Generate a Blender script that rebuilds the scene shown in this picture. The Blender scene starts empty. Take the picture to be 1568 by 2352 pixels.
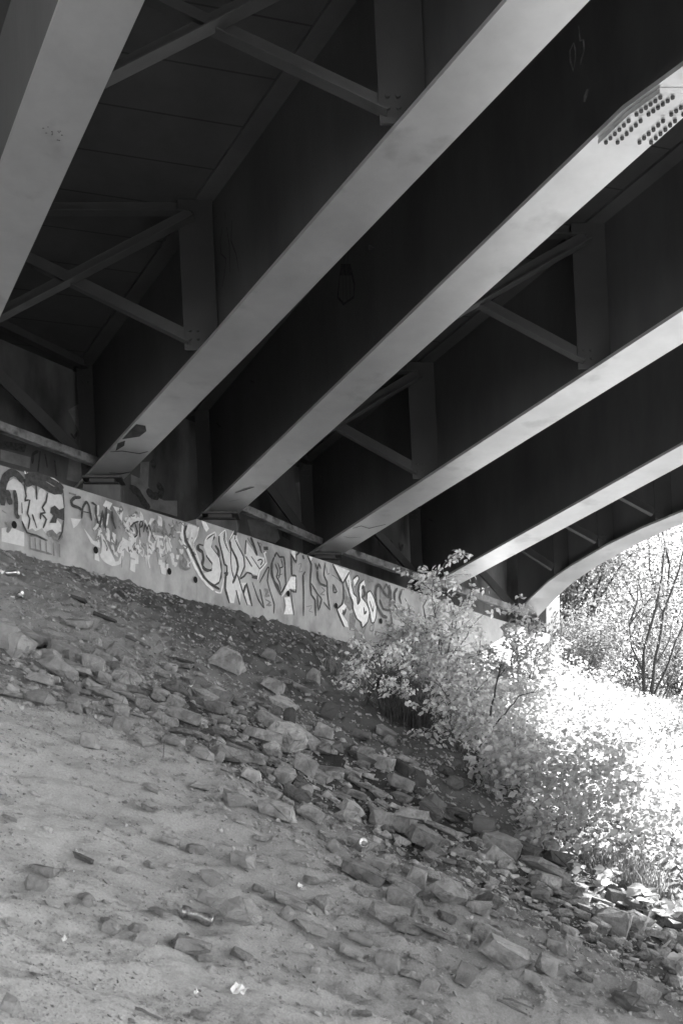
import bpy, bmesh, math, random
import numpy as np
from mathutils import Vector
from mathutils.geometry import tessellate_polygon

S = bpy.context.scene
COL = S.collection
R = math.radians
random.seed(7)
rng = np.random.default_rng(7)

# ------------------------------------------------------------------ camera
EYE = 1.9                       # camera height over the ground below it
F_PX, CX, YH = 2600.0, 784.0, 1900.0      # focal length, centre and horizon in a 1568 px wide picture
cam = bpy.data.cameras.new('camera')
cam_ob = bpy.data.objects.new('camera', cam)
COL.objects.link(cam_ob)
cam.sensor_fit = 'HORIZONTAL'
cam.sensor_width = 36.0
cam.lens = 36.0 * F_PX / 1568.0
cam.shift_y = (YH - 1176.0) / 1568.0       # level camera with a rising front (upright verticals)
cam.dof.use_dof = True
cam.dof.focus_distance = 9.0
cam.dof.aperture_fstop = 9.0
cam.clip_start = 0.05
cam.clip_end = 3000
cam_ob.location = (0, 0, EYE)
cam_ob.rotation_euler = (R(90), 0, 0)
S.camera = cam_ob

# ------------------------------------------------------------------ world, sun, exposure
SUN_AZ, SUN_EL = 74.0, 36.0               # degrees clockwise from +Y, degrees up
w = bpy.data.worlds.new('World')
S.world = w
w.use_nodes = True
nt = w.node_tree
bg = nt.nodes['Background']
sky = nt.nodes.new('ShaderNodeTexSky')
sky.sky_type = 'NISHITA'
sky.sun_disc = False
sky.sun_elevation = R(SUN_EL)
sky.sun_rotation = R(SUN_AZ)
bw = nt.nodes.new('ShaderNodeRGBToBW')     # black and white photograph
nt.links.new(sky.outputs['Color'], bw.inputs['Color'])
nt.links.new(bw.outputs['Val'], bg.inputs['Color'])
bg.inputs['Strength'].default_value = 0.10
sun = bpy.data.lights.new('sun', 'SUN')
sun.energy = 5.0
sun.angle = R(0.5)
sun_ob = bpy.data.objects.new('sun', sun)
COL.objects.link(sun_ob)
sd = Vector((math.sin(R(SUN_AZ)) * math.cos(R(SUN_EL)), math.cos(R(SUN_AZ)) * math.cos(R(SUN_EL)), math.sin(R(SUN_EL))))
sun_ob.rotation_euler = sd.to_track_quat('Z', 'Y').to_euler()
S.view_settings.view_transform = 'Standard'
S.view_settings.look = 'None'
S.view_settings.gamma = 1.0
S.view_settings.use_curve_mapping = False
S.view_settings.exposure = 3.15
S.cycles.max_bounces = 10
S.cycles.diffuse_bounces = 6
S.cycles.transparent_max_bounces = 4


# ------------------------------------------------------------------ helpers
def tag(o, label=None, cat=None, group=None, kind=None):
    if label: o['label'] = label
    if cat: o['category'] = cat
    if group: o['group'] = group
    if kind: o['kind'] = kind
    return o


def link(name, me, parent=None, loc=None):
    o = bpy.data.objects.new(name, me)
    COL.objects.link(o)
    if parent is not None: o.parent = parent
    if loc is not None: o.location = loc
    return o


def empty(name, loc=(0, 0, 0), parent=None):
    o = bpy.data.objects.new(name, None)
    COL.objects.link(o)
    o.location = loc
    if parent is not None: o.parent = parent
    return o


class MB:
    """collects vertices and faces of one mesh"""
    def __init__(s): s.v = []; s.f = []

    def add(s, v, f):
        b = len(s.v)
        s.v += [tuple(p) for p in v]
        s.f += [tuple(i + b for i in q) for q in f]

    def hexa(s, p):            # 8 corners: bottom ring, top ring
        s.add(p, [(3, 2, 1, 0), (4, 5, 6, 7), (0, 1, 5, 4), (1, 2, 6, 5), (2, 3, 7, 6), (3, 0, 4, 7)])

    def box(s, x0, y0, z0, x1, y1, z1):
        s.hexa([(x0, y0, z0), (x1, y0, z0), (x1, y1, z0), (x0, y1, z0), (x0, y0, z1), (x1, y0, z1), (x1, y1, z1), (x0, y1, z1)])

    def bar(s, a, b, u, hw, hh):      # bar a->b, half width hw along u, half height hh
        a, b, u = Vector(a), Vector(b), Vector(u)
        d = (b - a).normalized()
        u = (u - d * u.dot(d)).normalized()
        n = d.cross(u)
        p = []
        for q in (a, b):
            p += [q - u * hw - n * hh, q + u * hw - n * hh, q + u * hw + n * hh, q - u * hw + n * hh]
        s.hexa(p)

    def tube(s, pts, rad, k=6, cap=True):
        pts = [Vector(p) for p in pts]
        n = len(pts)
        ring = []
        ref = Vector((0.31, 0.17, 0.93))
        for i in range(n):
            d = (pts[min(i + 1, n - 1)] - pts[max(i - 1, 0)]).normalized()
            u = d.cross(ref)
            if u.length < 1e-3: u = d.cross(Vector((1, 0, 0)))
            u.normalize()
            v = d.cross(u)
            r = rad[i] if hasattr(rad, '__len__') else rad
            ring.append([pts[i] + (u * math.cos(6.2832 * j / k) + v * math.sin(6.2832 * j / k)) * r for j in range(k)])
        vs = [p for q in ring for p in q]
        fs = []
        for i in range(n - 1):
            for j in range(k):
                fs.append((i * k + j, i * k + (j + 1) % k, (i + 1) * k + (j + 1) % k, (i + 1) * k + j))
        if cap:
            fs.append(tuple(range(k - 1, -1, -1)))
            fs.append(tuple((n - 1) * k + j for j in range(k)))
        s.add(vs, fs)

    def build(s, name, mat, parent=None, smooth=False, origin=None):
        me = bpy.data.meshes.new(name)
        v = s.v
        if origin is not None:
            v = [(p[0] - origin[0], p[1] - origin[1], p[2] - origin[2]) for p in v]
        me.from_pydata(v, [], s.f)
        if smooth: me.polygons.foreach_set('use_smooth', [True] * len(me.polygons))
        for m in (mat if isinstance(mat, list) else [mat]): me.materials.append(m)
        me.update()
        o = link(name, me, parent)
        if origin is not None: o.location = origin
        return o


def np_mesh(name, v, f, mat, parent=None, smooth=False, loc=None):
    """v (n,3) array, f (m,k) array"""
    me = bpy.data.meshes.new(name)
    k = f.shape[1]
    me.vertices.add(len(v)); me.vertices.foreach_set('co', np.ascontiguousarray(v, dtype=np.float32).ravel())
    me.loops.add(f.size); me.loops.foreach_set('vertex_index', np.ascontiguousarray(f, dtype=np.int32).ravel())
    me.polygons.add(len(f)); me.polygons.foreach_set('loop_start', np.arange(0, f.size, k, dtype=np.int32))
    me.polygons.foreach_set('use_smooth', [smooth] * len(f))
    me.materials.append(mat)
    me.update(calc_edges=True)
    return link(name, me, parent, loc)


def mat(name, base, var=0.25, scale=6.0, rough=0.8, bump=0.0, bscale=60.0, stretch=(1, 1, 1), metal=0.0,
        stain=0.0, sscale=1.5, sth=0.6, translucent=0.0, perobj=0.0, spec=0.3):
    m = bpy.data.materials.new(name)
    m.use_nodes = True
    t = m.node_tree
    N, L = t.nodes, t.links
    b = N['Principled BSDF']
    tc = N.new('ShaderNodeTexCoord')
    mp = N.new('ShaderNodeMapping'); mp.inputs['Scale'].default_value = stretch
    L.new(tc.outputs['Object'], mp.inputs['Vector'])
    n1 = N.new('ShaderNodeTexNoise'); n1.inputs['Scale'].default_value = scale; n1.inputs['Detail'].default_value = 8
    n1.inputs['Roughness'].default_value = 0.65
    L.new(mp.outputs['Vector'], n1.inputs['Vector'])
    mr = N.new('ShaderNodeMapRange')
    mr.inputs['From Min'].default_value = 0.3; mr.inputs['From Max'].default_value = 0.7
    mr.inputs['To Min'].default_value = base * (1 - var); mr.inputs['To Max'].default_value = base * (1 + var)
    L.new(n1.outputs['Fac'], mr.inputs['Value'])
    out = mr.outputs['Result']
    if stain > 0:
        n2 = N.new('ShaderNodeTexNoise'); n2.inputs['Scale'].default_value = sscale; n2.inputs['Detail'].default_value = 6
        L.new(mp.outputs['Vector'], n2.inputs['Vector'])
        r2 = N.new('ShaderNodeMapRange'); r2.inputs['From Min'].default_value = sth; r2.inputs['From Max'].default_value = sth + 0.12
        r2.inputs['To Min'].default_value = 1.0; r2.inputs['To Max'].default_value = 1 - stain
        L.new(n2.outputs['Fac'], r2.inputs['Value'])
        mu = N.new('ShaderNodeMath'); mu.operation = 'MULTIPLY'
        L.new(out, mu.inputs[0]); L.new(r2.outputs['Result'], mu.inputs[1]); out = mu.outputs['Value']
    if perobj > 0:
        oi = N.new('ShaderNodeObjectInfo')
        r3 = N.new('ShaderNodeMapRange'); r3.inputs['To Min'].default_value = 1 - perobj; r3.inputs['To Max'].default_value = 1 + perobj
        L.new(oi.outputs['Random'], r3.inputs['Value'])
        mu = N.new('ShaderNodeMath'); mu.operation = 'MULTIPLY'
        L.new(out, mu.inputs[0]); L.new(r3.outputs['Result'], mu.inputs[1]); out = mu.outputs['Value']
    L.new(out, b.inputs['Base Color'])
    b.inputs['Roughness'].default_value = rough
    b.inputs['Metallic'].default_value = metal
    b.inputs['Specular IOR Level'].default_value = spec
    if bump > 0:
        n3 = N.new('ShaderNodeTexNoise'); n3.inputs['Scale'].default_value = bscale; n3.inputs['Detail'].default_value = 6
        n3.inputs['Roughness'].default_value = 0.7
        L.new(mp.outputs['Vector'], n3.inputs['Vector'])
        bp = N.new('ShaderNodeBump'); bp.inputs['Strength'].default_value = bump; bp.inputs['Distance'].default_value = 0.03
        L.new(n3.outputs['Fac'], bp.inputs['Height']); L.new(bp.outputs['Normal'], b.inputs['Normal'])
    if translucent > 0:
        tr = N.new('ShaderNodeBsdfTranslucent'); L.new(out, tr.inputs['Color'])
        mx = N.new('ShaderNodeMixShader'); mx.inputs['Fac'].default_value = translucent
        L.new(b.outputs['BSDF'], mx.inputs[1]); L.new(tr.outputs['BSDF'], mx.inputs[2])
        L.new(mx.outputs['Shader'], N['Material Output'].inputs['Surface'])
    m['out'] = 1
    return m


def lattice(seed):
    return np.random.default_rng(seed).random((256, 256))


def vnoise(x, y, seed):
    """smooth value noise in [-1, 1]"""
    T = lattice(seed)
    xi, yi = np.floor(x).astype(int), np.floor(y).astype(int)
    fx, fy = x - xi, y - yi
    fx = fx * fx * fx * (fx * (fx * 6 - 15) + 10); fy = fy * fy * fy * (fy * (fy * 6 - 15) + 10)
    g = lambda i, j: T[(xi + i) & 255, (yi + j) & 255]
    return 2 * ((g(0, 0) * (1 - fx) + g(1, 0) * fx) * (1 - fy) + (g(0, 1) * (1 - fx) + g(1, 1) * fx) * fy) - 1


def fbm(x, y, seed, octaves=4, gain=0.5):
    s, a = 0, 1.0
    for o in range(octaves):
        s = s + a * vnoise(x * 2 ** o + 17.3 * o, y * 2 ** o - 9.1 * o, seed + o)
        a *= gain
    return s


# ------------------------------------------------------------------ materials
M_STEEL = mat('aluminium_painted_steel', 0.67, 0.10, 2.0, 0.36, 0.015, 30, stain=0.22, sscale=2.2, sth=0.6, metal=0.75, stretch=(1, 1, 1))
M_WEB = mat('shaded_steel', 0.14, 0.22, 1.2, 0.5, 0.08, 30, stretch=(1, 1, 0.3), metal=0.5)  # same paint as the flanges, darkened to carry the shade on the webs
M_STIFF = mat('shaded_steel_plate', 0.042, 0.10, 3, 0.6, 0.08, 30)  # flange paint again, darker still with the plates' shade in it
M_CHORD = mat('lit_graffitied_steel', 0.26, 0.5, 7, 0.6, 0.08, 30, stain=0.6, sscale=5, sth=0.52)  # graffiti mottling on a base lightened for the lit chord faces
M_RUST = mat('rusty_steel', 0.025, 0.6, 9, 0.85, 0.2, 40)
M_BRACE = mat('painted_bracing', 0.06, 0.12, 4, 0.6, 0.1, 40, stain=0.3, sscale=3, sth=0.6)
M_CONC = mat('concrete', 0.38, 0.28, 3.0, 0.9, 0.15, 70, stain=0.35, sscale=2.2, sth=0.52, stretch=(1, 1, 0.6))
M_DARKCONC = mat('dark_concrete', 0.13, 0.4, 1.5, 0.9, 0.15, 70, stain=0.6, sscale=1.2, sth=0.5, stretch=(1, 1, 0.35))  # darker concrete for back wall, cheek and pedestals
M_ROCK = mat('sandstone', 0.31, 0.4, 7, 0.9, 0.9, 22, stain=0.5, sscale=6, sth=0.52, perobj=0.4)
M_STONE = mat('loose_sandstone', 0.29, 0.4, 1.6, 0.9, 0.9, 4, stain=0.5, sscale=1.5, sth=0.52, perobj=0.45)
M_STONEDU = mat('loose_dusty_sandstone', 0.30, 0.3, 1.6, 0.95, 0.9, 4, perobj=0.2)
M_STONEDK = mat('loose_dark_sandstone', 0.10, 0.4, 1.6, 0.8, 0.9, 4, stain=0.4, sscale=1.5, sth=0.55, perobj=0.35)  # darker variant of the loose stone
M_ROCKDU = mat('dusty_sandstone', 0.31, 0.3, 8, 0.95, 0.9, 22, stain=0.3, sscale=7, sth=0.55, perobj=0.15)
M_ROCKDK = mat('dark_sandstone', 0.09, 0.3, 5, 0.8, 0.5, 35, stain=0.35, sscale=4, sth=0.58, perobj=0.25)  # darker variant of the rock
M_GRAVEL = mat('gravel', 0.29, 0.75, 14, 0.9, 0.3, 60)
M_BARK = mat('bark', 0.05, 0.4, 20, 0.9, 0.4, 60, stretch=(1, 1, 0.2))
M_TWIG = mat('twig', 0.12, 0.4, 20, 0.9, 0.2, 60)
M_PALELEAF = mat('lightened_autumn_leaf', 0.66, 0.6, 9, 0.5, translucent=0.45)  # leaf colour lifted for the shaded shrubs, standing in for light
M_LEAF = mat('leaf', 0.27, 0.45, 7, 0.55, translucent=0.5)
M_FAR = mat('hazel_leaf', 0.15, 0.4, 4, 0.55, translucent=0.5)
M_IVY = mat('pale_ivy_leaf', 0.42, 0.4, 7, 0.55, translucent=0.5)
M_LEAFDK = mat('dark_green_leaf', 0.08, 0.5, 9, 0.6, translucent=0.35)
M_GRASS = mat('dry_grass', 0.24, 0.5, 6, 0.7, translucent=0.3)
M_TIN = mat('tin', 0.55, 0.3, 30, 0.28, metal=0.9)
M_TINDK = mat('printed_tin', 0.32, 0.95, 25, 0.3, metal=0.7)
M_PAPER = mat('white_paper', 0.75, 0.08, 12, 0.8)
M_INK = mat('black_spray_paint', 0.06, 0.6, 25, 0.7)
M_INK2 = mat('grey_spray_paint', 0.2, 0.4, 20, 0.7)
M_PALE = mat('pale_spray_paint', 0.62, 0.12, 20, 0.7)
M_WHITE = mat('white_spray_paint', 0.75, 0.2, 20, 0.7)
M_MIDP = mat('silver_spray_paint', 0.62, 0.12, 14, 0.7)
M_HOLE = mat('drain_hole_shade', 0.01, 0.2, 10, 0.9)

# deck soffit: board-marked concrete
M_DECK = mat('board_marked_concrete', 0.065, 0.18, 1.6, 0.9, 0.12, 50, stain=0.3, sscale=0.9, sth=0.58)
t = M_DECK.node_tree; N, L = t.nodes, t.links
geo = N.new('ShaderNodeNewGeometry'); sx = N.new('ShaderNodeSeparateXYZ'); L.new(geo.outputs['Position'], sx.inputs[0])
def mnode(op, a, b=None):
    n = N.new('ShaderNodeMath'); n.operation = op
    for i, q in enumerate((a, b)):
        if q is None: continue
        if isinstance(q, (int, float)): n.inputs[i].default_value = q
        else: L.new(q, n.inputs[i])
    return n.outputs[0]
q = mnode('SUBTRACT', sx.outputs['Y'], mnode('MULTIPLY', sx.outputs['X'], 0.24))
q = mnode('FRACT', mnode('DIVIDE', q, 0.62))
seam = mnode('LESS_THAN', q, 0.03)
col = N['Principled BSDF'].inputs['Base Color'].links[0].from_socket
L.new(mnode('MULTIPLY', col, mnode('SUBTRACT', 1.0, mnode('MULTIPLY', seam, 0.5))), N['Principled BSDF'].inputs['Base Color'])

# ------------------------------------------------------------------ measured planes
A0, B0 = 5.4, -(2130.0 - YH) / F_PX        # underside of the girders: z = A0 + B0 * y over the eye
def flange_z(y): return EYE + A0 + B0 * y
def gplane(x, y): return EYE - 1.905 - 0.3834 * x + 0.2877 * y
WP = np.array([-2.7365, 13.2]); WD = np.array([0.67133, 0.74116]); WN = np.array([0.74116, -0.67133])
def wpt(u, off=0.0, z=0.0):                # along the abutment, out from its face, height
    p = WP + WD * u + WN * off
    return (p[0], p[1], z)
def on_wall(x, y, off=0.0):
    """picture point to the face of the abutment (plus off metres out of it)"""
    rx = (x - CX) / F_PX
    Y = (WN @ (WP + WN * off)) / (WN[0] * rx + WN[1])
    return (rx * Y, Y, EYE + (YH - y) / F_PX * Y)
def on_ground(x, y):
    k = ((YH - y) / F_PX + 0.3834 * (x - CX) / F_PX - 0.2877) / -1.905
    Y = 1.0 / k
    return ((x - CX) / F_PX * Y, Y)

# ------------------------------------------------------------------ ground
def terrain(X, Y):
    p = gplane(X, Y)
    d = (X - WP[0]) * WN[0] + (Y - WP[1]) * WN[1]            # distance out from the abutment face
    p = np.where(d < 0, p + np.clip(d, -60, 0) * -0.0, p)
    top = EYE + 4.2 + 0.02 * np.abs(d) + np.clip(-4 - X, 0, 6) * 0.7
    p = np.minimum(p, top)
    floor = EYE - 3.1
    p = np.maximum(p, floor) + 0.0
    s = np.clip((p - floor) / 1.2, 0, 1)
    # under the seat behind the abutment face the fill is hidden
    near = np.clip((26 - np.hypot(X, Y)) / 6, 0, 1)
    dust = dust_light(X, Y)
    h = 0.06 * fbm(X * 0.55, Y * 0.9, 11, 3) * near * (1 - 0.6 * dust)
    h = h + 0.03 * fbm(X * 1.5 + 3, Y * 2.6, 21, 3) * near * (1 - 0.5 * dust)
    rid = 1 - np.abs(fbm(X * 2.0 + Y * 0.3, Y * 5.5, 31, 3, 0.55))
    dust = dust_light(X, Y)
    h = h + (0.05 * (rid - 0.6)) * near * (1 - 0.8 * dust)
    st = X * 0.95 + Y * 0.3; sx = Y * 0.95 - X * 0.3
    h = h + 0.016 * fbm(st * 1.2, sx * 7.0, 81, 3, 0.6) * near
    h = h + 0.020 * fbm(X * 7, Y * 11, 41, 3, 0.6) * near * (1 - 0.65 * dust)
    h = h + 0.016 * np.clip(fbm(X * 11 + 5, Y * 16, 91, 3, 0.65) - 0.15, 0, 2) * near * (1 - 0.8 * dust)
    h = h + 0.012 * fbm(X * 26, Y * 32, 51, 2, 0.6) * near * (1 - 0.6 * dust)
    hollow = np.exp(-(((X + 0.0) / 0.9) ** 2 + ((Y - 9.6) / 0.8) ** 2))
    p = p + np.clip(-14 - Y, 0, 22) * 0.5 * np.clip((X - 2) / 6, 0, 1)  # unseen bank behind the camera, added to close off rear light
    h = h - 0.10 * np.exp(-((d - 0.05) / 0.16) ** 2) * np.clip(0.7 + vnoise(X * 1.7, Y * 1.7, 71), 0, 1.5)
    return p + h - 0.10 * hollow


def dust_light(X, Y):
    """1 on the trodden dusty part close to the camera on the left, 0 in the rubble; also carries the light gradient"""
    g = (9.0 - Y - 1.6 * X) / 6.5 + 0.10 * vnoise(X * 0.9, Y * 0.9, 5)
    return np.clip(g, 0, 1)


xs = np.concatenate([-np.geomspace(220, 5.2, 26), np.arange(-5.0, 6.6, 0.024), np.geomspace(6.7, 220, 34)])
ys = np.concatenate([-np.geomspace(200, 1.0, 24), np.linspace(-0.6, 2.8, 16), 2.85 * 1.0050 ** np.arange(0, 400), np.geomspace(21.2, 260, 40)])
XX, YY = np.meshgrid(xs, ys)
ZZ = terrain(XX, YY)
nx, ny = len(xs), len(ys)
gi = np.arange(nx * ny).reshape(ny, nx)
gf = np.stack([gi[:-1, :-1], gi[:-1, 1:], gi[1:, 1:], gi[1:, :-1]], -1).reshape(-1, 4)
M_DIRT = mat('dirt', 0.225, 0.12, 3.0, 0.95, 0.4, 90)
t = M_DIRT.node_tree; N, L = t.nodes, t.links
at = N.new('ShaderNodeAttribute'); at.attribute_name = 'dust'
col = N['Principled BSDF'].inputs['Base Color'].links[0].from_socket
n5 = N.new('ShaderNodeTexNoise'); n5.inputs['Scale'].default_value = 90; n5.inputs['Detail'].default_value = 5
n5.inputs['Roughness'].default_value = 0.75
tc = N.new('ShaderNodeTexCoord'); L.new(tc.outputs['Object'], n5.inputs['Vector'])
fine = N.new('ShaderNodeMapRange'); fine.inputs['From Min'].default_value = 0.3; fine.inputs['From Max'].default_value = 0.7
fine.inputs['To Min'].default_value = 0.76; fine.inputs['To Max'].default_value = 1.24
L.new(n5.outputs['Fac'], fine.inputs['Value'])
gain = mnode('ADD', mnode('MULTIPLY', at.outputs['Fac'], 1.6), 0.52)  # pale dust, its tone also graded like light falling off uphill
at2 = N.new('ShaderNodeAttribute'); at2.attribute_name = 'gap_shade'  # soil darkened along the rubble band, painting shade between the stones
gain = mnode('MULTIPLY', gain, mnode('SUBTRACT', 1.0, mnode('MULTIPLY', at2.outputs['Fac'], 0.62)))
L.new(mnode('MULTIPLY', mnode('MULTIPLY', col, fine.outputs['Result']), gain), N['Principled BSDF'].inputs['Base Color'])
ground = np_mesh('ground', np.stack([XX, YY, ZZ], -1).reshape(-1, 3), gf, M_DIRT, smooth=True)
tag(ground, kind='structure')
at_ = ground.data.attributes.new('dust', 'FLOAT', 'POINT')
at_.data.foreach_set('value', dust_light(XX, YY).astype(np.float32).ravel())
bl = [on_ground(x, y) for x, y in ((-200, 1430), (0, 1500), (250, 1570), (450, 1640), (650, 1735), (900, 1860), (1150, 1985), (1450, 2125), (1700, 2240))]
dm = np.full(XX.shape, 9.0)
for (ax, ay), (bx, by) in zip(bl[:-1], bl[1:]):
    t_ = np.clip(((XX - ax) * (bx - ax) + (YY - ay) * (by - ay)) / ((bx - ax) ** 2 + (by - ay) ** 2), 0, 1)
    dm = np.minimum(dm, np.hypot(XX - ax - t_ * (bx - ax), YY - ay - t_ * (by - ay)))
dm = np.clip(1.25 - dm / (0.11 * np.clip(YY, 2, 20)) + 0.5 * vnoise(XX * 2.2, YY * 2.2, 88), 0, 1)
at3 = ground.data.attributes.new('gap_shade', 'FLOAT', 'POINT')
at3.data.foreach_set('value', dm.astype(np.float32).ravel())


YG = 2.4 * 1.0016 ** np.arange(0, 1560)
def hit(x, y, up=0.0):
    """first point of the ground (raised by up) seen at a picture point"""
    rx = (x - CX) / F_PX
    g = terrain(rx * YG, YG) + up - (EYE + (YH - y) / F_PX * YG)
    i = int(np.argmax(g > 0)) if (g > 0).any() else len(YG) - 1
    return (rx * YG[i], float(YG[i]))


def ground_z(x, y): return float(terrain(np.array([float(x)]), np.array([float(y)]))[0])


# ------------------------------------------------------------------ bridge
bridge = empty('road_bridge', (0, 0, flange_z(0)))
tag(bridge, 'steel girder road bridge seen from below, with pale flanges and dark webs', 'bridge')
ZB = flange_z(0)
WEB = 1.45
LEAN = -0.05
UP = Vector((LEAN, 0, 1))


def bpt(x, y, z): return (x, y, z - ZB)


def girder(stations, width, label=None, ext=None):
    """stations (x, y, lift over the flange plane) of the flange centre, from the abutment towards the camera"""
    g = empty('girder', (0, 0, 0), bridge)
    if label: g['label'] = label
    st = [(x, y, flange_z(y) + l) for x, y, l in stations]
    fl, wb, tf = MB(), MB(), MB()
    def strip(mb, x0, x1, z0f, z1f):
        vs = []
        for x, y, z in st:
            z0, z1 = z0f(y, z), z1f(y, z)
            vs += [bpt(x + x0 + LEAN * (z0 - z), y, z0), bpt(x + x1 + LEAN * (z0 - z), y, z0),
                   bpt(x + x1 + LEAN * (z1 - z), y, z1), bpt(x + x0 + LEAN * (z1 - z), y, z1)]
        fs = []
        n = len(st)
        for i in range(n - 1):
            for j in range(4):
                fs.append((i * 4 + j, (i + 1) * 4 + j, (i + 1) * 4 + (j + 1) % 4, i * 4 + (j + 1) % 4))
        fs += [(0, 1, 2, 3), ((n - 1) * 4 + 3, (n - 1) * 4 + 2, (n - 1) * 4 + 1, (n - 1) * 4)]
        mb.add(vs, fs)
    w2 = width / 2
    strip(fl, -w2, w2, lambda y, z: z, lambda y, z: z + 0.032)
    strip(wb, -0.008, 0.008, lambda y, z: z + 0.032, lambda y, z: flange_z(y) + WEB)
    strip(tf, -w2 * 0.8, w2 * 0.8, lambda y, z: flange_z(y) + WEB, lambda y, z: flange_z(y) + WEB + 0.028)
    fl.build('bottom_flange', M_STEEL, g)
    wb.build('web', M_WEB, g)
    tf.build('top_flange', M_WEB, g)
    return g


def lin(p, q):
    return lambda y: p[0] + (q[0] - p[0]) * (y - p[1]) / (q[1] - p[1])


LA = lin((-1.39, 6.59), (-3.12, 9.75))
LB = lin((1.205, 6.59), (-2.785, 13.5))
LC = lin((1.97, 7.76), (-1.38, 14.41))
LD = lin((3.2, 9.94), (-0.1, 16.16))
LE = lin((4.03, 12.65), (1.77, 17.55))
LF = lin((3.41, 19.5), (8.41, 9.5))
YE = -30.0
gA = girder([(LA(12.4), 12.4, 0), (LA(YE), YE, 0)], 0.49)
gB = girder([(LB(13.95), 13.95, 0), (-0.985, 10.43, 0), (1.205, 6.59, 0), (LB(YE), YE, 0)], 0.48)
gC = girder([(LC(15.15), 15.15, 0), (LC(7.52), 7.52, 0.03), (LC(7.0), 7.0, -0.06), (LC(5.0), 5.0, -0.35), (LC(YE), YE, -0.4)], 0.45)
gD = girder([(LD(16.8), 16.8, 0), (LD(YE), YE, 0)], 0.46)
gE = girder([(LE(18.6), 18.6, 0), (LE(YE), YE, 0)], 0.42)
fs_ = [(20.0, 3.60), (19.8, 3.72), (19.4, 3.93), (18.97, 4.11), (18.45, 4.245), (17.63, 4.39), (16.92, 4.465), (16.16, 4.505), (14, 4.66), (10, 5.03)]
gF = girder([(LF(y), y, z + EYE - flange_z(y)) for y, z in fs_] + [(LF(YE), YE, 0.52)], 0.42,
            'outermost girder whose bottom flange curves down to the abutment')


# stiffeners and cross frames
def stiffener(g, x_line, y, outer=0.33, lift=0.0, thick=0.012, h=WEB):
    mb = MB()
    x, z = x_line(y), flange_z(y) + lift + 0.034
    zt = flange_z(y) + h - 0.002
    def P(dx, zz, dy): return bpt(x + dx + LEAN * (zz - z), y + dy, zz)
    mb.hexa([P(-outer, z, -thick), P(-0.009, z, -thick), P(-0.009, z, thick), P(-outer, z, thick),
             P(-outer, zt, -thick), P(-0.009, zt, -thick), P(-0.009, zt, thick), P(-outer, zt, thick)])
    for zz in (z + 0.10, z + 0.18, zt - 0.12, zt - 0.2):
        for dx in (-outer + 0.06, -outer + 0.13):
            c = Vector(P(dx, zz, -thick))
            rg = [(0.016 * math.cos(math.pi * j / 3), 0.016 * math.sin(math.pi * j / 3)) for j in range(6)]
            mb.add([(c.x + p_, c.y - 0.001, c.z + q_) for p_, q_ in rg] + [(c.x + p_ * .9, c.y - 0.016, c.z + q_ * .9) for p_, q_ in rg],
                   [(6, 7, 8, 9, 10, 11)] + [(j, (j + 1) % 6, 6 + (j + 1) % 6, 6 + j) for j in range(6)])
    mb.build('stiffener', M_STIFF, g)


def cross_frame(lx0, lx1, y, y1=None, lift1=0.0, chord=False, top=True, outer=0.3, single=False):
    """X bracing between two girders; y1 when the far end stands at another depth (skewed end frame)"""
    y1 = y if y1 is None else y1
    fr = empty('cross_frame', (0, 0, 0), bridge)
    z0, z1 = flange_z(y), flange_z(y1)
    xa0, xb0 = lx0(y) + 0.03, lx1(y1) - outer
    def Q(x, yy, z, dy): return Vector(bpt(x + LEAN * (z - flange_z(yy)), yy + dy, z))
    def angle(a, b, name, matl=M_BRACE):
        mb = MB()
        a, b = Vector(a), Vector(b)
        d = (b - a).normalized()
        n = Vector((0, -1, 0)); n = (n - d * n.dot(d)).normalized()
        s_ = d.cross(n)
        if s_.z < 0: s_ = -s_
        mb.bar(a, b, s_, 0.065, 0.006)                           # standing leg
        off = s_ * -0.065 + n * 0.062
        mb.bar(a + off, b + off, n, 0.055, 0.006)                # outstanding leg
        mb.build(name, matl, fr)
    if chord:
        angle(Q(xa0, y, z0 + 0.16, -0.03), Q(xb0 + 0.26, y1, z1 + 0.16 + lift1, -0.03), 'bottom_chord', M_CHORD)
        angle(Q(xa0, y, z0 + WEB - 0.25, -0.03), Q(xb0, y1, z1 + 0.3 + lift1, -0.03), 'diagonal_brace')
    else:
        if not single: angle(Q(xa0, y, z0 + 0.14, -0.045), Q(xb0 + 0.1, y1, z1 + WEB - 0.16, -0.045), 'diagonal_brace')
        angle(Q(xa0 if not single else xb0 - 1.15, y, z0 + WEB - 0.2 + 0.1 * single, 0.02), Q(xb0 + 0.05, y1, z1 + 0.14 + lift1, 0.02), 'diagonal_brace')
    if top:
        angle(Q(xa0, y, z0 + WEB - 0.06, 0.05), Q(xb0 + 0.1, y1, z1 + WEB - 0.06, 0.05), 'top_strut')
    return fr


def ystat(yD, lift=0.0):                  # depth of a station whose plate foot shows at picture height yD
    return (A0 + 0.03 + lift) * F_PX / (2130.0 - yD)


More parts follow.
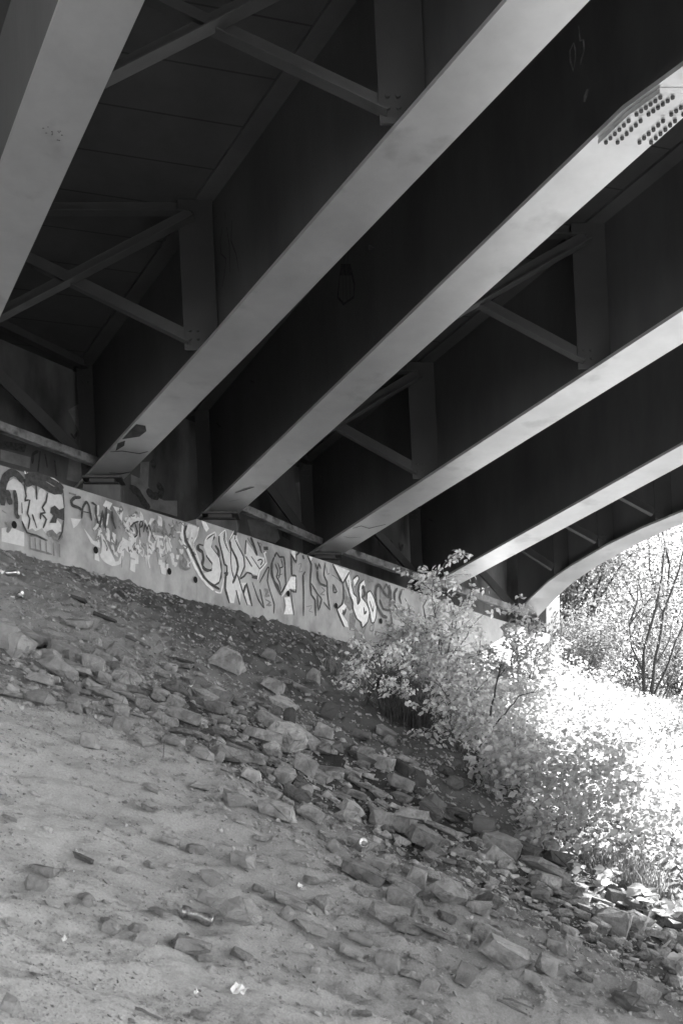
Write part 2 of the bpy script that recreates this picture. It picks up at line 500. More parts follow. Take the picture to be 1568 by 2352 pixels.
S1, S2 = ystat(805), ystat(286)
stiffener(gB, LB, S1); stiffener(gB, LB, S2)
cross_frame(LA, LB, S1); cross_frame(LA, LB, S2)
S3, S4 = ystat(848), ystat(1101)
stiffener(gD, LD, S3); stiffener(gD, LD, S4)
cross_frame(LC, LD, S3); cross_frame(LC, LD, S4)
for yf, lf in ((16.6, 0.48), (17.75, 0.48), (18.75, 0.4)):
    ly = flange_z(yf)
    lf = np.interp(yf, [p[0] for p in fs_[::-1]], [p[1] for p in fs_[::-1]]) + EYE - ly
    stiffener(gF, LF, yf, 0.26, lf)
    cross_frame(LE, LF, yf, lift1=lf, single=True, top=False)
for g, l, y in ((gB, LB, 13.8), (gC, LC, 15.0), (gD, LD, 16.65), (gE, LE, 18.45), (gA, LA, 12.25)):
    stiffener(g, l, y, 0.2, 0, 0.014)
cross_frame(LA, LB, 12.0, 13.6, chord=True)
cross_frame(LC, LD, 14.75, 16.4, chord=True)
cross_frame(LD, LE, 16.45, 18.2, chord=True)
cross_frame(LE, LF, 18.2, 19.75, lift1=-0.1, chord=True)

# splice plate and its bolts on the third girder
sp_ = empty('flange_splice', (0, 0, 0), bridge)
def spz(y):
    l = np.interp(y, [5.0, 7.0, 7.52, 14.95], [-0.35, -0.06, 0.03, 0.0])
    return flange_z(y) + l - 0.002
mb = MB()
ysp = [7.79, 7.52, 7.38, 7.25]
vs = []
for y in ysp:
    for dx in (-0.19, 0.19):
        vs.append(bpt(LC(y) + dx, y, spz(y)))
    for dx in (0.19, -0.19):
        vs.append(bpt(LC(y) + dx, y, spz(y) - 0.035))
fs = []
for i in range(3):
    for j in range(4):
        fs.append((i * 4 + j, i * 4 + (j + 1) % 4, (i + 1) * 4 + (j + 1) % 4, (i + 1) * 4 + j))
fs += [(3, 2, 1, 0), (12, 13, 14, 15)]
mb.add(vs, fs)
plate = mb.build('splice_plate', M_STEEL, sp_)
bm_ = MB()
for k_, (r0, z0, z1) in enumerate(((0.0145, 0, -0.016),)):
    ring = [(r0 * math.cos(math.pi * j / 3), r0 * math.sin(math.pi * j / 3)) for j in range(6)]
    bm_.add([(x, y, z0) for x, y in ring] + [(x * 0.9, y * 0.9, z1) for x, y in ring],
            [(5, 4, 3, 2, 1, 0), (6, 7, 8, 9, 10, 11)] + [(j, (j + 1) % 6, 6 + (j + 1) % 6, 6 + j) for j in range(6)])
bolt0 = None
rows = [7.764 - 0.041 * i for i in range(6)] + [7.49 - 0.040 * i for i in range(6)]
for y in rows:
    for dx in (-0.155, -0.075, 0.075, 0.155):
        if bolt0 is None:
            bolt0 = bm_.build('bolt', M_BRACE, sp_); o = bolt0
        else:
            o = bolt0.copy(); COL.objects.link(o); o.parent = sp_
        o.location = bpt(LC(y) + dx, y, spz(y) - 0.034)

# deck
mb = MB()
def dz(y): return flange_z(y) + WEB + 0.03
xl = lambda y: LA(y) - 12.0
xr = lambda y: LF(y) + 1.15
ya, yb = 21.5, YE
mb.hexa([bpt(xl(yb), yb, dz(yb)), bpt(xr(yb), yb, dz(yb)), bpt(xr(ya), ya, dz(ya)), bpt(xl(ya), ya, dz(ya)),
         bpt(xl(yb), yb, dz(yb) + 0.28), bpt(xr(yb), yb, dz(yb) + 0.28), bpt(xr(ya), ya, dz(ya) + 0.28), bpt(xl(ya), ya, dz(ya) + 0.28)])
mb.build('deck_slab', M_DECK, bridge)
mb = MB()
mb.hexa([bpt(xr(yb) - 0.3, yb, dz(yb) + 0.283), bpt(xr(yb) + 0.02, yb, dz(yb) + 0.283), bpt(xr(ya) + 0.02, ya, dz(ya) + 0.283), bpt(xr(ya) - 0.3, ya, dz(ya) + 0.283),
         bpt(xr(yb) - 0.2, yb, dz(yb) + 1.1), bpt(xr(yb), yb, dz(yb) + 1.1), bpt(xr(ya), ya, dz(ya) + 1.1), bpt(xr(ya) - 0.2, ya, dz(ya) + 1.1)])
mb.build('parapet', M_CONC, bridge)

# ------------------------------------------------------------------ abutment
abut = empty('abutment_wall', wpt(3, 0, EYE))
tag(abut, 'long low concrete abutment wall covered in graffiti', 'wall')
AO = abut.location
def apt(u, off, z):
    p = wpt(u, off, z)
    return (p[0] - AO[0], p[1] - AO[1], p[2] - AO[2])
top_l = [(-9.0, 4.05), (-1.39, 3.895), (1.36, 3.79)]
top_r = [(1.365, 3.87), (4.24, 3.73), (7.78, 3.52), (9.65, 3.46)]
def wall_part(tops, name):
    m = MB()
    vs, fs = [], []
    for u, z in tops:
        vs += [apt(u, 0, EYE + 0.5), apt(u, 0, EYE + z), apt(u, -1.0, EYE + z), apt(u, -1.0, EYE + 0.5)]
    n = len(tops)
    for i in range(n - 1):
        for j in range(4):
            fs.append((i * 4 + j, (i + 1) * 4 + j, (i + 1) * 4 + (j + 1) % 4, i * 4 + (j + 1) % 4))
    fs += [(0, 1, 2, 3), (n * 4 - 1, n * 4 - 2, n * 4 - 3, n * 4 - 4)]
    m.add(vs, fs)
    return m.build(name, M_CONC, abut)
wall_part(top_l, 'front_wall')
wall_part(top_r, 'front_wall')
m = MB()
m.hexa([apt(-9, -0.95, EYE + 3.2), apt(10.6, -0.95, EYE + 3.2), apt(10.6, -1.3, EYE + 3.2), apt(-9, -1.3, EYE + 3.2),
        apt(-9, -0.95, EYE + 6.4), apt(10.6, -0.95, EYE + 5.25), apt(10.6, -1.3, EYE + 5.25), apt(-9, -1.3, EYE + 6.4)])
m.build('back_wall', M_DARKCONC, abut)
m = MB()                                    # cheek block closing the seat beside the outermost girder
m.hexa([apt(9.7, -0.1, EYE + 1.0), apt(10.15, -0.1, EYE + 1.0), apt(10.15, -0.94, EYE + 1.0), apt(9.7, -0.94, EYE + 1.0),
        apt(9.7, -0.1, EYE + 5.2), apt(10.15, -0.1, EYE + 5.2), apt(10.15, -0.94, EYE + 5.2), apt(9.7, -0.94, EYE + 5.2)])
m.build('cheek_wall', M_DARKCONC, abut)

# bearings
for l, y, hh in ((LA, 12.15, 0.12), (LB, 13.63, 0.12), (LC, 14.8, 0.12), (LD, 16.42, 0.12), (LE, 18.2, 0.12), (LF, 19.95, 0.02)):
    x = l(y); z = flange_z(y) if l is not LF else EYE + 3.70
    uu = ((x - WP[0]) * WD[0] + (y - WP[1]) * WD[1])
    zt = EYE + float(np.interp(uu, [-9, -1.39, 1.36, 1.365, 4.24, 7.78, 9.05], [4.05, 3.895, 3.79, 3.87, 3.73, 3.52, 3.46]))
    br = empty('bearing', (0, 0, 0), abut)
    for nm, hx, hy, za, zb, mt in (('sole_plate', 0.235, 0.16, z - 0.03, z - 0.004, M_BRACE), ('rocker', 0.15, 0.12, z - 0.085, z - 0.031, M_BRACE),
                                   ('masonry_plate', 0.21, 0.17, z - 0.105, z - 0.086, M_RUST), ('pedestal', 0.22, 0.13, min(zt - 0.05, z - 0.2), z - 0.106, M_DARKCONC)):
        q_ = MB()
        q_.box(x - hx - AO[0], y - hy - AO[1], za - AO[2], x + hx - AO[0], y + hy - AO[1], zb - AO[2])
        q_.build(nm, mt, br)

# ------------------------------------------------------------------ drain holes and graffiti on the abutment face
VIEWS = {6: (280, 1780, 500 / 1568), 7: (780, 1900, 500 / 1568), 8: (0, 1600, 500 / 1568), 9: (1220, 2050, 500 / 1568), 1: (0, 1820, 460 / 1568), 2: (360, 1960, 460 / 1568), 3: (700, 2050, 460 / 1568), 4: (1040, 2120, 340 / 1568), 5: (1300, 2200, 400 / 1568)}
KD = 1568 / 2731.0
def wall_uz(v, p, off=0.0):
    ox, oy, s = VIEWS[v]
    q = on_wall((ox + p[0] * s) * KD, (oy + p[1] * s) * KD, off)
    return ((q[0] - WP[0]) * WD[0] + (q[1] - WP[1]) * WD[1], q[2])
LAYER = [0.002]
class Paint:
    def __init__(s, off=0.0): s.mb = MB(); s.off = off
    def next(s): LAYER[0] = LAYER[0] + 0.00012 if LAYER[0] < 0.013 else 0.002
    def stroke(s, v, pts, width, jit=0.0):
        ox, oy, sc = VIEWS[v]
        P = [np.array(wall_uz(v, p, s.off)) for p in pts]
        # smooth the traced line a little
        if len(P) > 2:
            Q = [P[0]]
            for i in range(len(P) - 1):
                a = P[max(i - 1, 0)]; b = P[i]; c = P[i + 1]; d = P[min(i + 2, len(P) - 1)]
                for t_ in (0.33, 0.66, 1.0):
                    Q.append(0.5 * ((2 * b) + (c - a) * t_ * 0.7 + (2 * a * 0.7 - 2 * b * 0.7 + 0) * 0 + 0) if False else b + (c - b) * t_ + 0.12 * math.sin(math.pi * t_) * ((b - a) * 0.25 - (d - c) * 0.25))
            P = Q
        Y = WP[1] + WD[1] * P[0][0]
        w_ = width * sc * KD / F_PX * Y * 0.72
        s.next()
        vs = []
        n = len(P)
        for i in range(n):
            d = P[min(i + 1, n - 1)] - P[max(i - 1, 0)]
            d = d / (np.linalg.norm(d) + 1e-9)
            nn = np.array([-d[1], d[0]])
            ww = w_ * (0.55 if i in (0, n - 1) else 1.0) * (1 + 0.12 * random.uniform(-1, 1))
            for sg in (-1, 1):
                q = P[i] + nn * ww * sg
                vs.append(apt(q[0], s.off + LAYER[0], q[1]))
        s.mb.add(vs, [(2 * i, 2 * i + 1, 2 * i + 3, 2 * i + 2) for i in range(n - 1)])
    def fill(s, v, pts):
        P = [wall_uz(v, p, s.off) for p in pts]
        s.next()
        tri = tessellate_polygon([[Vector((a, b, 0)) for a, b in P]])
        s.mb.add([apt(a, s.off + LAYER[0], b) for a, b in P], tri)
    def done(s, name, m, label=None):
        o = s.mb.build(name, m, abut)
        if label: o['label'] = label
        return o

class SteelPaint:
    """marks on a girder: project traced points to its web or its flange"""
    def __init__(s, view, line=None): s.mb = MB(); s.view = view; s.line = line; s.lay = 0.0
    def pt(s, p):
        ox, oy, sc = s.view
        x, y = (ox + p[0] * sc) * KD, (oy + p[1] * sc) * KD
        rx, k = (x - CX) / F_PX, (YH - y) / F_PX
        if s.line is None:
            Y = (A0 - 0.003 - s.lay) / (k - B0)
        else:
            b_ = s.line(1) - s.line(0); a_ = s.line(0)
            Y = (a_ - 0.05 * -A0 - 0.012 - s.lay) / (rx - b_ + 0.05 * (k - B0))
        return Vector(bpt(rx * Y, Y, EYE + k * Y))
    def stroke(s, pts, wd):
        s.lay += 0.0002
        P = [s.pt(p) for p in pts]
        wv = wd * s.view[2] * KD / F_PX * P[0].y * 0.5
        n = len(P); vs = []
        nrm = Vector((0, 0, 1)) if s.line is None else Vector((0.87, 0.5, 0))
        for i in range(n):
            d = (P[min(i + 1, n - 1)] - P[max(i - 1, 0)]).normalized()
            u = d.cross(nrm).normalized() * wv * (0.5 if i in (0, n - 1) else 1)
            vs += [P[i] - u, P[i] + u]
        s.mb.add(vs, [(2 * i, 2 * i + 1, 2 * i + 3, 2 * i + 2) for i in range(n - 1)])
    def fill(s, pts):
        s.lay += 0.0002
        P = [s.pt(p) for p in pts]
        tri = tessellate_polygon([[Vector((p[0], p[1], 0)) for p in pts]])
        s.mb.add(P, tri)
    def done(s, name, m, g): return s.mb.build(name, m, g)
M_PAINTLIT = mat('grey_paint_and_lit_patch', 0.24, 0.3, 6, 0.9)
M_CHALK = mat('chalk_smear', 0.22, 0.5, 14, 0.9)
M_SOOT = mat('soot_stain', 0.07, 0.6, 8, 0.9)
q = SteelPaint((2100, 0, 631 / 1568), LC)
q.stroke([(480, 420), (445, 500), (450, 600), (478, 700), (495, 600), (500, 500), (480, 420)], 22)
q.stroke([(530, 250), (545, 400), (580, 390), (585, 500), (555, 590), (550, 640)], 20)
q.done('chalk_mark', M_CHALK, gC); q = SteelPaint((2100, 0, 631 / 1568), LC)
q.stroke([(620, 880), (600, 950), (590, 1010)], 60); 
q.done('chalk_mark', M_CHALK, gC)
q = SteelPaint((700, 800, 800 / 1568), LC)
q.stroke([(1290, 590), (1275, 760), (1320, 815), (1400, 760), (1405, 660), (1370, 510), (1300, 510), (1290, 590)], 22)
for x in (1312, 1340, 1368): q.stroke([(x, 590), (x + 6, 790)], 10)
q.stroke([(1330, 420), (1318, 520)], 14); q.stroke([(1360, 400), (1350, 510)], 14); q.fill([(1300, 510), (1370, 510), (1385, 590), (1292, 590)])
q.done('spray_drawing', M_INK, gC)
q = SteelPaint((700, 800, 800 / 1568), LB)
for l_ in ([(370, 210), (355, 330), (360, 420), (400, 460), (390, 560), (370, 680)], [(405, 210), (425, 350), (432, 570)], [(445, 160), (440, 320), (480, 430), (500, 560)], [(390, 90), (395, 150)]): q.stroke(l_, 11)
q.done('spray_scribble', M_INK, gB)
q = SteelPaint((0, 1250, 1366 / 1568))
q.fill([(598, 540), (625, 512), (668, 520), (672, 545), (640, 570), (560, 582)]); q.done('rust_patch', M_SOOT, gB); q = SteelPaint((0, 1250, 1366 / 1568)); q.fill([(540, 600), (575, 588), (570, 612), (530, 636)]); q.done('rust_patch', M_SOOT, gB); q = SteelPaint((0, 1250, 1366 / 1568))
q.stroke([(505, 640), (560, 636), (640, 648), (680, 638)], 12); q.done('rust_patch', M_SOOT, gB); q = SteelPaint((0, 1250, 1366 / 1568)); q.stroke([(500, 736), (560, 740), (600, 732)], 12)
q.done('rust_patch', M_SOOT, gB)
q = SteelPaint((1220, 2050, 500 / 1568))
q.stroke([(600, 200), (700, 170), (800, 200), (1010, 150)], 26); q.done('rust_patch', M_SOOT, gD); q = SteelPaint((1220, 2050, 500 / 1568)); q.stroke([(480, 300), (560, 320), (700, 310)], 14)
q.done('rust_patch', M_SOOT, gD)
q = SteelPaint((780, 1900, 500 / 1568))
q.stroke([(500, 225), (620, 190), (740, 150)], 26); q.done('rust_patch', M_SOOT, gC); q = SteelPaint((780, 1900, 500 / 1568)); q.stroke([(430, 330), (560, 310)], 12)
q.done('rust_patch', M_SOOT, gC)
q = SteelPaint((0, 0, 1366 / 1568))
for _ in range(12): 
    x_, y_ = random.gauss(250, 50), random.gauss(600, 28); q.fill([(x_, y_), (x_ + random.uniform(3, 9), y_ + 2), (x_ + random.uniform(3, 8), y_ + random.uniform(3, 7)), (x_ - 2, y_ + 4)])
tag(q.done('rust_specks', M_SOOT, gA), kind='stuff')

# light patches and fills first
p = Paint()
p.fill(1, [(80, 470), (115, 365), (180, 320), (250, 345), (320, 430), (350, 520), (375, 440), (430, 425), (480, 480), (495, 620), (530, 480), (570, 440), (620, 500), (640, 520), (740, 530), (720, 460), (830, 520), (860, 640), (870, 720), (800, 750), (740, 690), (690, 720), (680, 790), (720, 830), (670, 930), (760, 930), (770, 870), (830, 950), (840, 1040), (790, 1150), (700, 1080), (640, 1090), (570, 1000), (480, 1040), (440, 1000), (370, 1030), (300, 900), (290, 820), (240, 810), (230, 650), (190, 480)])
p.fill(1, [(20, 1000), (130, 980), (330, 1060), (330, 1250), (20, 1180)])
p.fill(3, [(125, 230), (180, 160), (320, 200), (300, 330), (235, 430), (290, 560), (340, 660), (380, 800), (330, 800), (220, 500), (150, 380)])
p.fill(3, [(400, 400), (530, 300), (490, 470), (600, 620), (625, 800), (600, 940), (540, 980), (440, 930), (390, 830), (500, 800), (510, 690), (440, 600), (390, 480)])
p.fill(3, [(600, 310), (670, 260), (680, 380), (745, 540), (760, 480), (745, 380), (800, 270), (830, 300), (930, 600), (940, 740), (890, 880), (840, 850), (890, 960), (970, 960), (1050, 1270), (980, 1250), (900, 1080), (880, 1250), (830, 1080), (800, 1240), (740, 1230), (690, 1050), (690, 850), (705, 730), (640, 560), (600, 400)])
p.fill(3, [(970, 400), (1030, 480), (1110, 590), (1220, 620), (1220, 700), (1150, 770), (1120, 860), (1000, 820), (960, 800), (950, 620)])
p.done('silver_lettering_fill', M_PALE)
p = Paint()
for a in (((150, 600), (250, 830), (340, 1010)), ((140, 870), (200, 960), (300, 1010), (400, 990), (440, 880), (450, 650))): p.stroke(2, list(a), 36)
p.fill(2, [(640, 800), (710, 820), (660, 880), (660, 1010), (600, 1010)])
p.fill(2, [(800, 740), (890, 810), (810, 830)])
p.fill(2, [(470, 380), (600, 330), (590, 430), (540, 500), (530, 590), (480, 570)])
p.fill(2, [(310, 220), (450, 260), (430, 430), (350, 290)])
p.fill(2, [(440, 650), (530, 700), (510, 800), (440, 800)])
p.fill(2, [(550, 660), (630, 650), (620, 760), (560, 750)])
p.fill(2, [(730, 900), (820, 890), (800, 960)])
p.fill(1, [(1140, 1000), (1270, 1170), (1360, 1200), (1330, 1260), (1240, 1200)])
p.fill(1, [(960, 860), (1100, 880), (1050, 960), (1000, 1000)])
p.fill(1, [(1440, 620), (1530, 660), (1490, 740), (1520, 770), (1400, 690)])
p.fill(1, [(1370, 1070), (1420, 1180), (1500, 1330), (1568, 1500), (1430, 1450), (1370, 1380), (1390, 1220)])
p.fill(2, [(850, 610), (1030, 640), (1020, 665), (850, 635)])
for _ in range(26):
    x0 = random.uniform(40, 1180); y0 = 430 + x0 * 0.22 + random.random() * 420
    w_, h_ = random.uniform(20, 70), random.uniform(60, 190)
    q_ = [(x0, y0), (x0 + w_, y0 + h_ * 0.1), (x0 + w_ * random.uniform(0.5, 1.4), y0 + h_), (x0 + random.uniform(-20, 30), y0 + h_ * 0.8)]
    if all(y < 1010 + x * 0.2 for x, y in q_): p.fill(2, q_)
p.done('pale_patches', M_MIDP)
p = Paint()
p.stroke(3, [(100, 150), (105, 400), (170, 520), (250, 700), (330, 850), (430, 980), (520, 1060)], 32)
p.stroke(3, [(320, 200), (290, 330), (240, 430), (270, 520), (320, 640)], 12)
p.stroke(3, [(400, 400), (440, 330), (540, 270), (550, 340)], 14)
p.stroke(3, [(590, 320), (680, 240), (690, 370), (740, 540)], 12)
p.stroke(3, [(740, 370), (800, 250), (840, 290), (820, 350)], 12)
p.stroke(3, [(1240, 540), (1210, 560), (1240, 690), (1150, 800), (1120, 920)], 14)
p.stroke(3, [(540, 1080), (620, 1100), (660, 900)], 14)
p.fill(3, [(350, 110), (410, 130), (460, 220), (420, 270), (380, 200)])
p.fill(4, [(555, 870), (648, 870), (650, 1100), (545, 1085), (400, 1210), (390, 1240), (470, 1040)])
p.fill(4, [(560, 400), (640, 390), (650, 560), (570, 440)])
p.fill(4, [(890, 490), (965, 505), (930, 580)])
p.fill(4, [(440, 1250), (540, 1240), (600, 1560), (430, 1560), (470, 1400)])
p.fill(5, [(125, 230), (375, 330), (270, 500)])
p.fill(5, [(190, 940), (290, 840), (330, 890), (250, 1000), (340, 1130), (360, 1220), (300, 1200)])
p.fill(5, [(320, 480), (370, 380), (400, 500), (430, 690), (490, 740), (500, 860), (540, 790), (520, 640), (540, 530), (600, 470), (620, 560), (570, 620), (560, 740), (640, 840), (690, 970), (660, 1130), (580, 1220), (560, 1140), (490, 1080), (430, 920), (430, 820), (400, 750), (350, 600)])
p.fill(5, [(650, 680), (700, 645), (760, 760), (800, 900), (790, 1050), (760, 1140), (720, 1140), (680, 900), (650, 780)])
p.fill(5, [(430, 460), (500, 420), (520, 460), (480, 560), (450, 590)])
p.stroke(1, [(330, 220), (350, 280), (370, 250), (400, 300), (420, 280)], 16)
p.stroke(1, [(500, 380), (460, 310), (500, 290), (520, 340)], 14)
p.stroke(1, [(650, 315), (730, 330), (810, 400)], 16)
p.done('white_spray_lettering', M_WHITE)
p = Paint()
# bubble letters, far left
p.stroke(1, [(30, 690), (20, 520), (40, 380), (90, 280), (160, 240), (230, 270), (310, 370)], 76)
p.stroke(1, [(190, 480), (215, 640), (215, 800), (250, 870)], 44)
p.stroke(1, [(90, 480), (110, 580), (140, 680)], 60)
p.stroke(1, [(330, 400), (420, 350), (520, 370), (620, 430), (730, 490), (850, 470)], 84)
p.stroke(1, [(330, 290), (480, 290), (640, 330), (800, 420), (850, 470)], 60)
p.stroke(1, [(485, 400), (495, 610)], 26)
for q in ([(320, 400), (350, 560), (330, 630), (400, 615), (365, 800), (400, 870), (375, 1020)], [(640, 520), (620, 640), (570, 720), (610, 790), (550, 800), (545, 880)],
          [(850, 480), (870, 720)], [(560, 810), (625, 880), (580, 1000)], [(435, 810), (495, 1000)], [(860, 900), (840, 1050), (790, 1160)],
          [(290, 900), (360, 1060), (490, 1100), (620, 1170)], [(290, 650), (295, 800)]): p.stroke(1, q, 18)
p.fill(1, [(690, 720), (740, 690), (800, 750), (870, 720), (870, 900), (770, 860), (760, 930), (670, 930), (720, 830), (680, 790)])
p.stroke(1, [(435, 820), (460, 900)], 34)
# tag SAWU
p.stroke(1, [(1095, 580), (1010, 585), (965, 630), (980, 690), (1060, 720), (1110, 755)], 30)
p.stroke(1, [(1105, 870), (1120, 720), (1170, 640), (1205, 700), (1240, 900)], 24)
p.stroke(1, [(1130, 775), (1240, 800)], 18)
p.stroke(1, [(1240, 650), (1300, 690), (1300, 820), (1350, 990), (1390, 760), (1425, 1020), (1445, 710)], 22)
p.stroke(1, [(1520, 770), (1530, 900), (1568, 1010)], 24)
# tag JEM
p.stroke(2, [(545, 510), (590, 455), (655, 430)], 16)
p.stroke(2, [(600, 450), (635, 560), (630, 620), (595, 650)], 15)
p.stroke(2, [(665, 505), (680, 430), (710, 440), (700, 500), (665, 520), (675, 650)], 14)
p.stroke(2, [(720, 580), (745, 455), (770, 550), (795, 470), (830, 600)], 14)
# the big piece
for q, wd in (([(150, 180), (120, 260), (140, 380), (210, 510), (290, 680), (380, 880), (470, 970), (530, 1010), (600, 1050)], 28),
              ([(530, 300), (460, 340), (410, 390)], 24), ([(540, 330), (490, 400), (490, 480), (540, 540), (600, 620), (625, 720), (625, 880), (590, 960), (530, 990)], 22),
              ([(320, 440), (310, 500), (370, 540), (385, 640), (365, 720), (410, 780), (490, 800), (525, 760), (510, 690), (460, 630), (425, 580)], 34),
              ([(320, 435), (385, 450)], 28), ([(545, 450), (590, 520), (595, 620)], 30), ([(600, 310), (670, 260), (665, 370), (700, 470), (745, 550)], 16),
              ([(600, 310), (600, 400), (640, 560), (670, 710), (705, 730), (705, 850)], 20), ([(745, 380), (800, 270), (830, 300), (810, 370)], 16),
              ([(745, 380), (760, 480), (830, 620), (855, 740), (835, 840), (785, 970)], 26), ([(760, 500), (755, 620), (770, 780), (800, 900)], 14),
              ([(820, 380), (880, 500), (930, 600), (945, 740), (880, 890)], 16), ([(665, 830), (720, 840), (690, 860), (680, 1040), (740, 1240)], 28),
              ([(780, 960), (840, 840), (890, 980), (930, 1110), (985, 1270)], 18), ([(830, 1060), (880, 1260)], 30), ([(930, 1110), (970, 970), (1045, 1280)], 28),
              ([(880, 910), (940, 870), (980, 820), (1040, 840), (1060, 880)], 18), ([(1050, 950), (1130, 1180), (1200, 1300)], 14), ([(965, 380), (955, 570)], 28),
              ([(985, 350), (1080, 500)], 12), ([(1030, 340), (1070, 450), (1115, 590)], 34), ([(960, 600), (1045, 740)], 28), ([(1035, 600), (1150, 770)], 20),
              ([(1150, 770), (1230, 690), (1210, 530)], 12), ([(1045, 880), (1120, 890)], 56), ([(1205, 490), (1265, 490)], 60), ([(1155, 1050), (1210, 1310)], 28),
              ([(1150, 960), (1260, 750), (1280, 770), (1255, 930), (1310, 1130), (1350, 1260), (1340, 1380)], 14), ([(1265, 840), (1255, 920)], 24),
              ([(1350, 610), (1380, 550), (1420, 610), (1480, 610), (1495, 720), (1500, 860), (1510, 980), (1440, 1100), (1400, 1000), (1340, 920), (1320, 800), (1320, 680), (1350, 610)], 20),
              ([(1315, 690), (1310, 830), (1350, 940), (1440, 1130)], 34), ([(1360, 700), (1400, 800), (1380, 880), (1420, 950), (1440, 1060)], 16),
              ([(1400, 690), (1430, 800), (1410, 900)], 14), ([(1370, 870), (1460, 840)], 12), ([(1440, 640), (1470, 740), (1420, 760)], 12),
              ([(1120, 400), (1150, 470), (1180, 560)], 18), ([(1120, 660), (1160, 640), (1190, 660), (1160, 720)], 14)): p.stroke(3, q, wd)
for q, wd in (([(560, 440), (660, 610), (660, 470), (720, 420)], 28), ([(570, 450), (580, 840), (650, 840), (655, 1150), (540, 1100)], 26), ([(560, 1130), (590, 1350), (620, 1580)], 16),
              ([(830, 770), (785, 850), (800, 1150), (795, 1590)], 22), ([(795, 850), (800, 1000)], 30), ([(870, 480), (940, 640), (930, 800), (920, 950), (940, 1200), (1010, 1300), (1020, 1590)], 28),
              ([(940, 990), (1050, 1180), (1130, 1280), (1070, 1490), (1050, 1210)], 22), ([(1200, 600), (1170, 840), (1230, 960), (1240, 1200), (1280, 1480), (1170, 1330)], 20),
              ([(1050, 760), (1060, 900), (1110, 1000), (1220, 1040)], 34), ([(1340, 640), (1440, 830), (1530, 990)], 18), ([(1530, 1000), (1535, 1250), (1500, 1400), (1410, 1470), (1540, 1790)], 18),
              ([(1340, 1000), (1410, 1140), (1350, 1160), (1340, 1000)], 18), ([(960, 500), (930, 590)], 22), ([(780, 470), (800, 540)], 50), ([(1010, 610), (1050, 740), (1080, 620), (1110, 720)], 22),
              ([(470, 1250), (510, 1400), (540, 1560)], 22), ([(480, 1320), (550, 1300)], 16)): p.stroke(4, q, wd)
for q, wd in (([(115, 220), (190, 380), (270, 530), (370, 350)], 18), ([(275, 540), (290, 740), (250, 870), (180, 930), (300, 1210)], 16), ([(1000, 550), (1010, 680), (980, 740), (930, 690), (880, 610), (840, 550), (800, 580), (785, 680), (800, 860), (850, 960), (900, 1040), (970, 1060)], 36),
              ([(850, 780), (900, 920), (980, 950), (1020, 930)], 28), ([(1020, 620), (1030, 760), (1005, 900)], 28), ([(1130, 600), (1080, 680), (1090, 850), (1140, 970)], 30), ([(1200, 620), (1160, 750), (1190, 850)], 26),
              ([(920, 620), (955, 530), (1000, 650)], 18), ([(940, 1100), (1000, 1200), (1040, 1150), (1030, 1000), (1010, 940)], 20), ([(320, 480), (350, 600), (400, 750), (430, 820), (430, 920), (490, 1080), (560, 1140), (580, 1220), (660, 1130), (690, 970), (640, 840), (560, 740)], 16),
              ([(400, 500), (440, 690), (490, 740), (500, 860), (540, 790), (520, 640), (540, 530), (600, 470)], 16), ([(570, 620), (590, 560), (620, 700), (580, 740)], 26), ([(650, 780), (650, 680), (700, 645), (760, 760), (800, 900), (790, 1050), (760, 1140), (720, 1140), (680, 900)], 16),
              ([(355, 470), (370, 640)], 16), ([(690, 800), (740, 980), (750, 880)], 16), ([(600, 900), (610, 1010), (640, 960)], 22), ([(425, 470), (500, 400), (520, 460), (450, 590)], 14), ([(270, 940), (290, 1020), (320, 930)], 18)): p.stroke(5, q, wd)
p.done('black_spray_lettering', M_INK)
p = Paint()
p.stroke(1, [(640, 1100), (700, 1060), (780, 1150), (830, 1060)], 60)
for k_, x in enumerate((400, 470, 540, 620, 720, 800)): p.stroke(1, [(x, 1110 + k_ * 22), (x + 8, 1290 + k_ * 22)], 22)
p.stroke(1, [(390, 1100), (500, 1110), (640, 1170)], 24); p.stroke(1, [(400, 1280), (560, 1320), (700, 1360)], 20)
p.stroke(2, [(860, 420), (900, 470), (880, 540), (960, 560)], 40); p.stroke(2, [(1000, 420), (1010, 520), (1060, 640)], 22); p.stroke(2, [(1140, 470), (1110, 640), (1160, 650)], 20)
p.stroke(2, [(1260, 930), (1300, 980), (1290, 1080), (1240, 1060), (1240, 960)], 26); p.stroke(2, [(1290, 820), (1330, 930)], 24); p.stroke(2, [(1210, 640), (1230, 690)], 30)
p.stroke(2, [(840, 570), (980, 560)], 30); p.stroke(2, [(420, 1060), (430, 900)], 14); p.stroke(2, [(1010, 690), (1050, 880)], 14)
p.stroke(1, [(70, 940), (140, 950), (90, 1060)], 40); p.stroke(1, [(20, 760), (80, 800)], 22); p.stroke(1, [(930, 520), (1030, 550)], 30)
p.stroke(3, [(1215, 1050), (1260, 1090), (1230, 1150), (1280, 1140)], 16); p.stroke(3, [(1230, 1190), (1300, 1230), (1240, 1270), (1310, 1260)], 16); p.stroke(3, [(1130, 420), (1180, 430), (1150, 520)], 18)
p.stroke(3, [(80, 560), (120, 620), (90, 730), (130, 780), (200, 760), (190, 640)], 20); p.stroke(3, [(750, 1090), (790, 1100)], 26)
p.stroke(4, [(700, 640), (760, 620), (720, 780), (780, 760)], 14); p.stroke(4, [(850, 1420), (960, 1400), (900, 1500), (980, 1520)], 10); p.stroke(4, [(1220, 680), (1240, 820), (1280, 800)], 14); p.stroke(4, [(1320, 830), (1400, 880), (1480, 950)], 14)
p.stroke(4, [(80, 1090), (150, 1110), (100, 1220), (170, 1200)], 20); p.stroke(4, [(100, 1290), (180, 1330), (130, 1400), (210, 1390)], 20); p.stroke(4, [(1130, 1060), (1190, 1120), (1110, 1190), (1190, 1200)], 18)
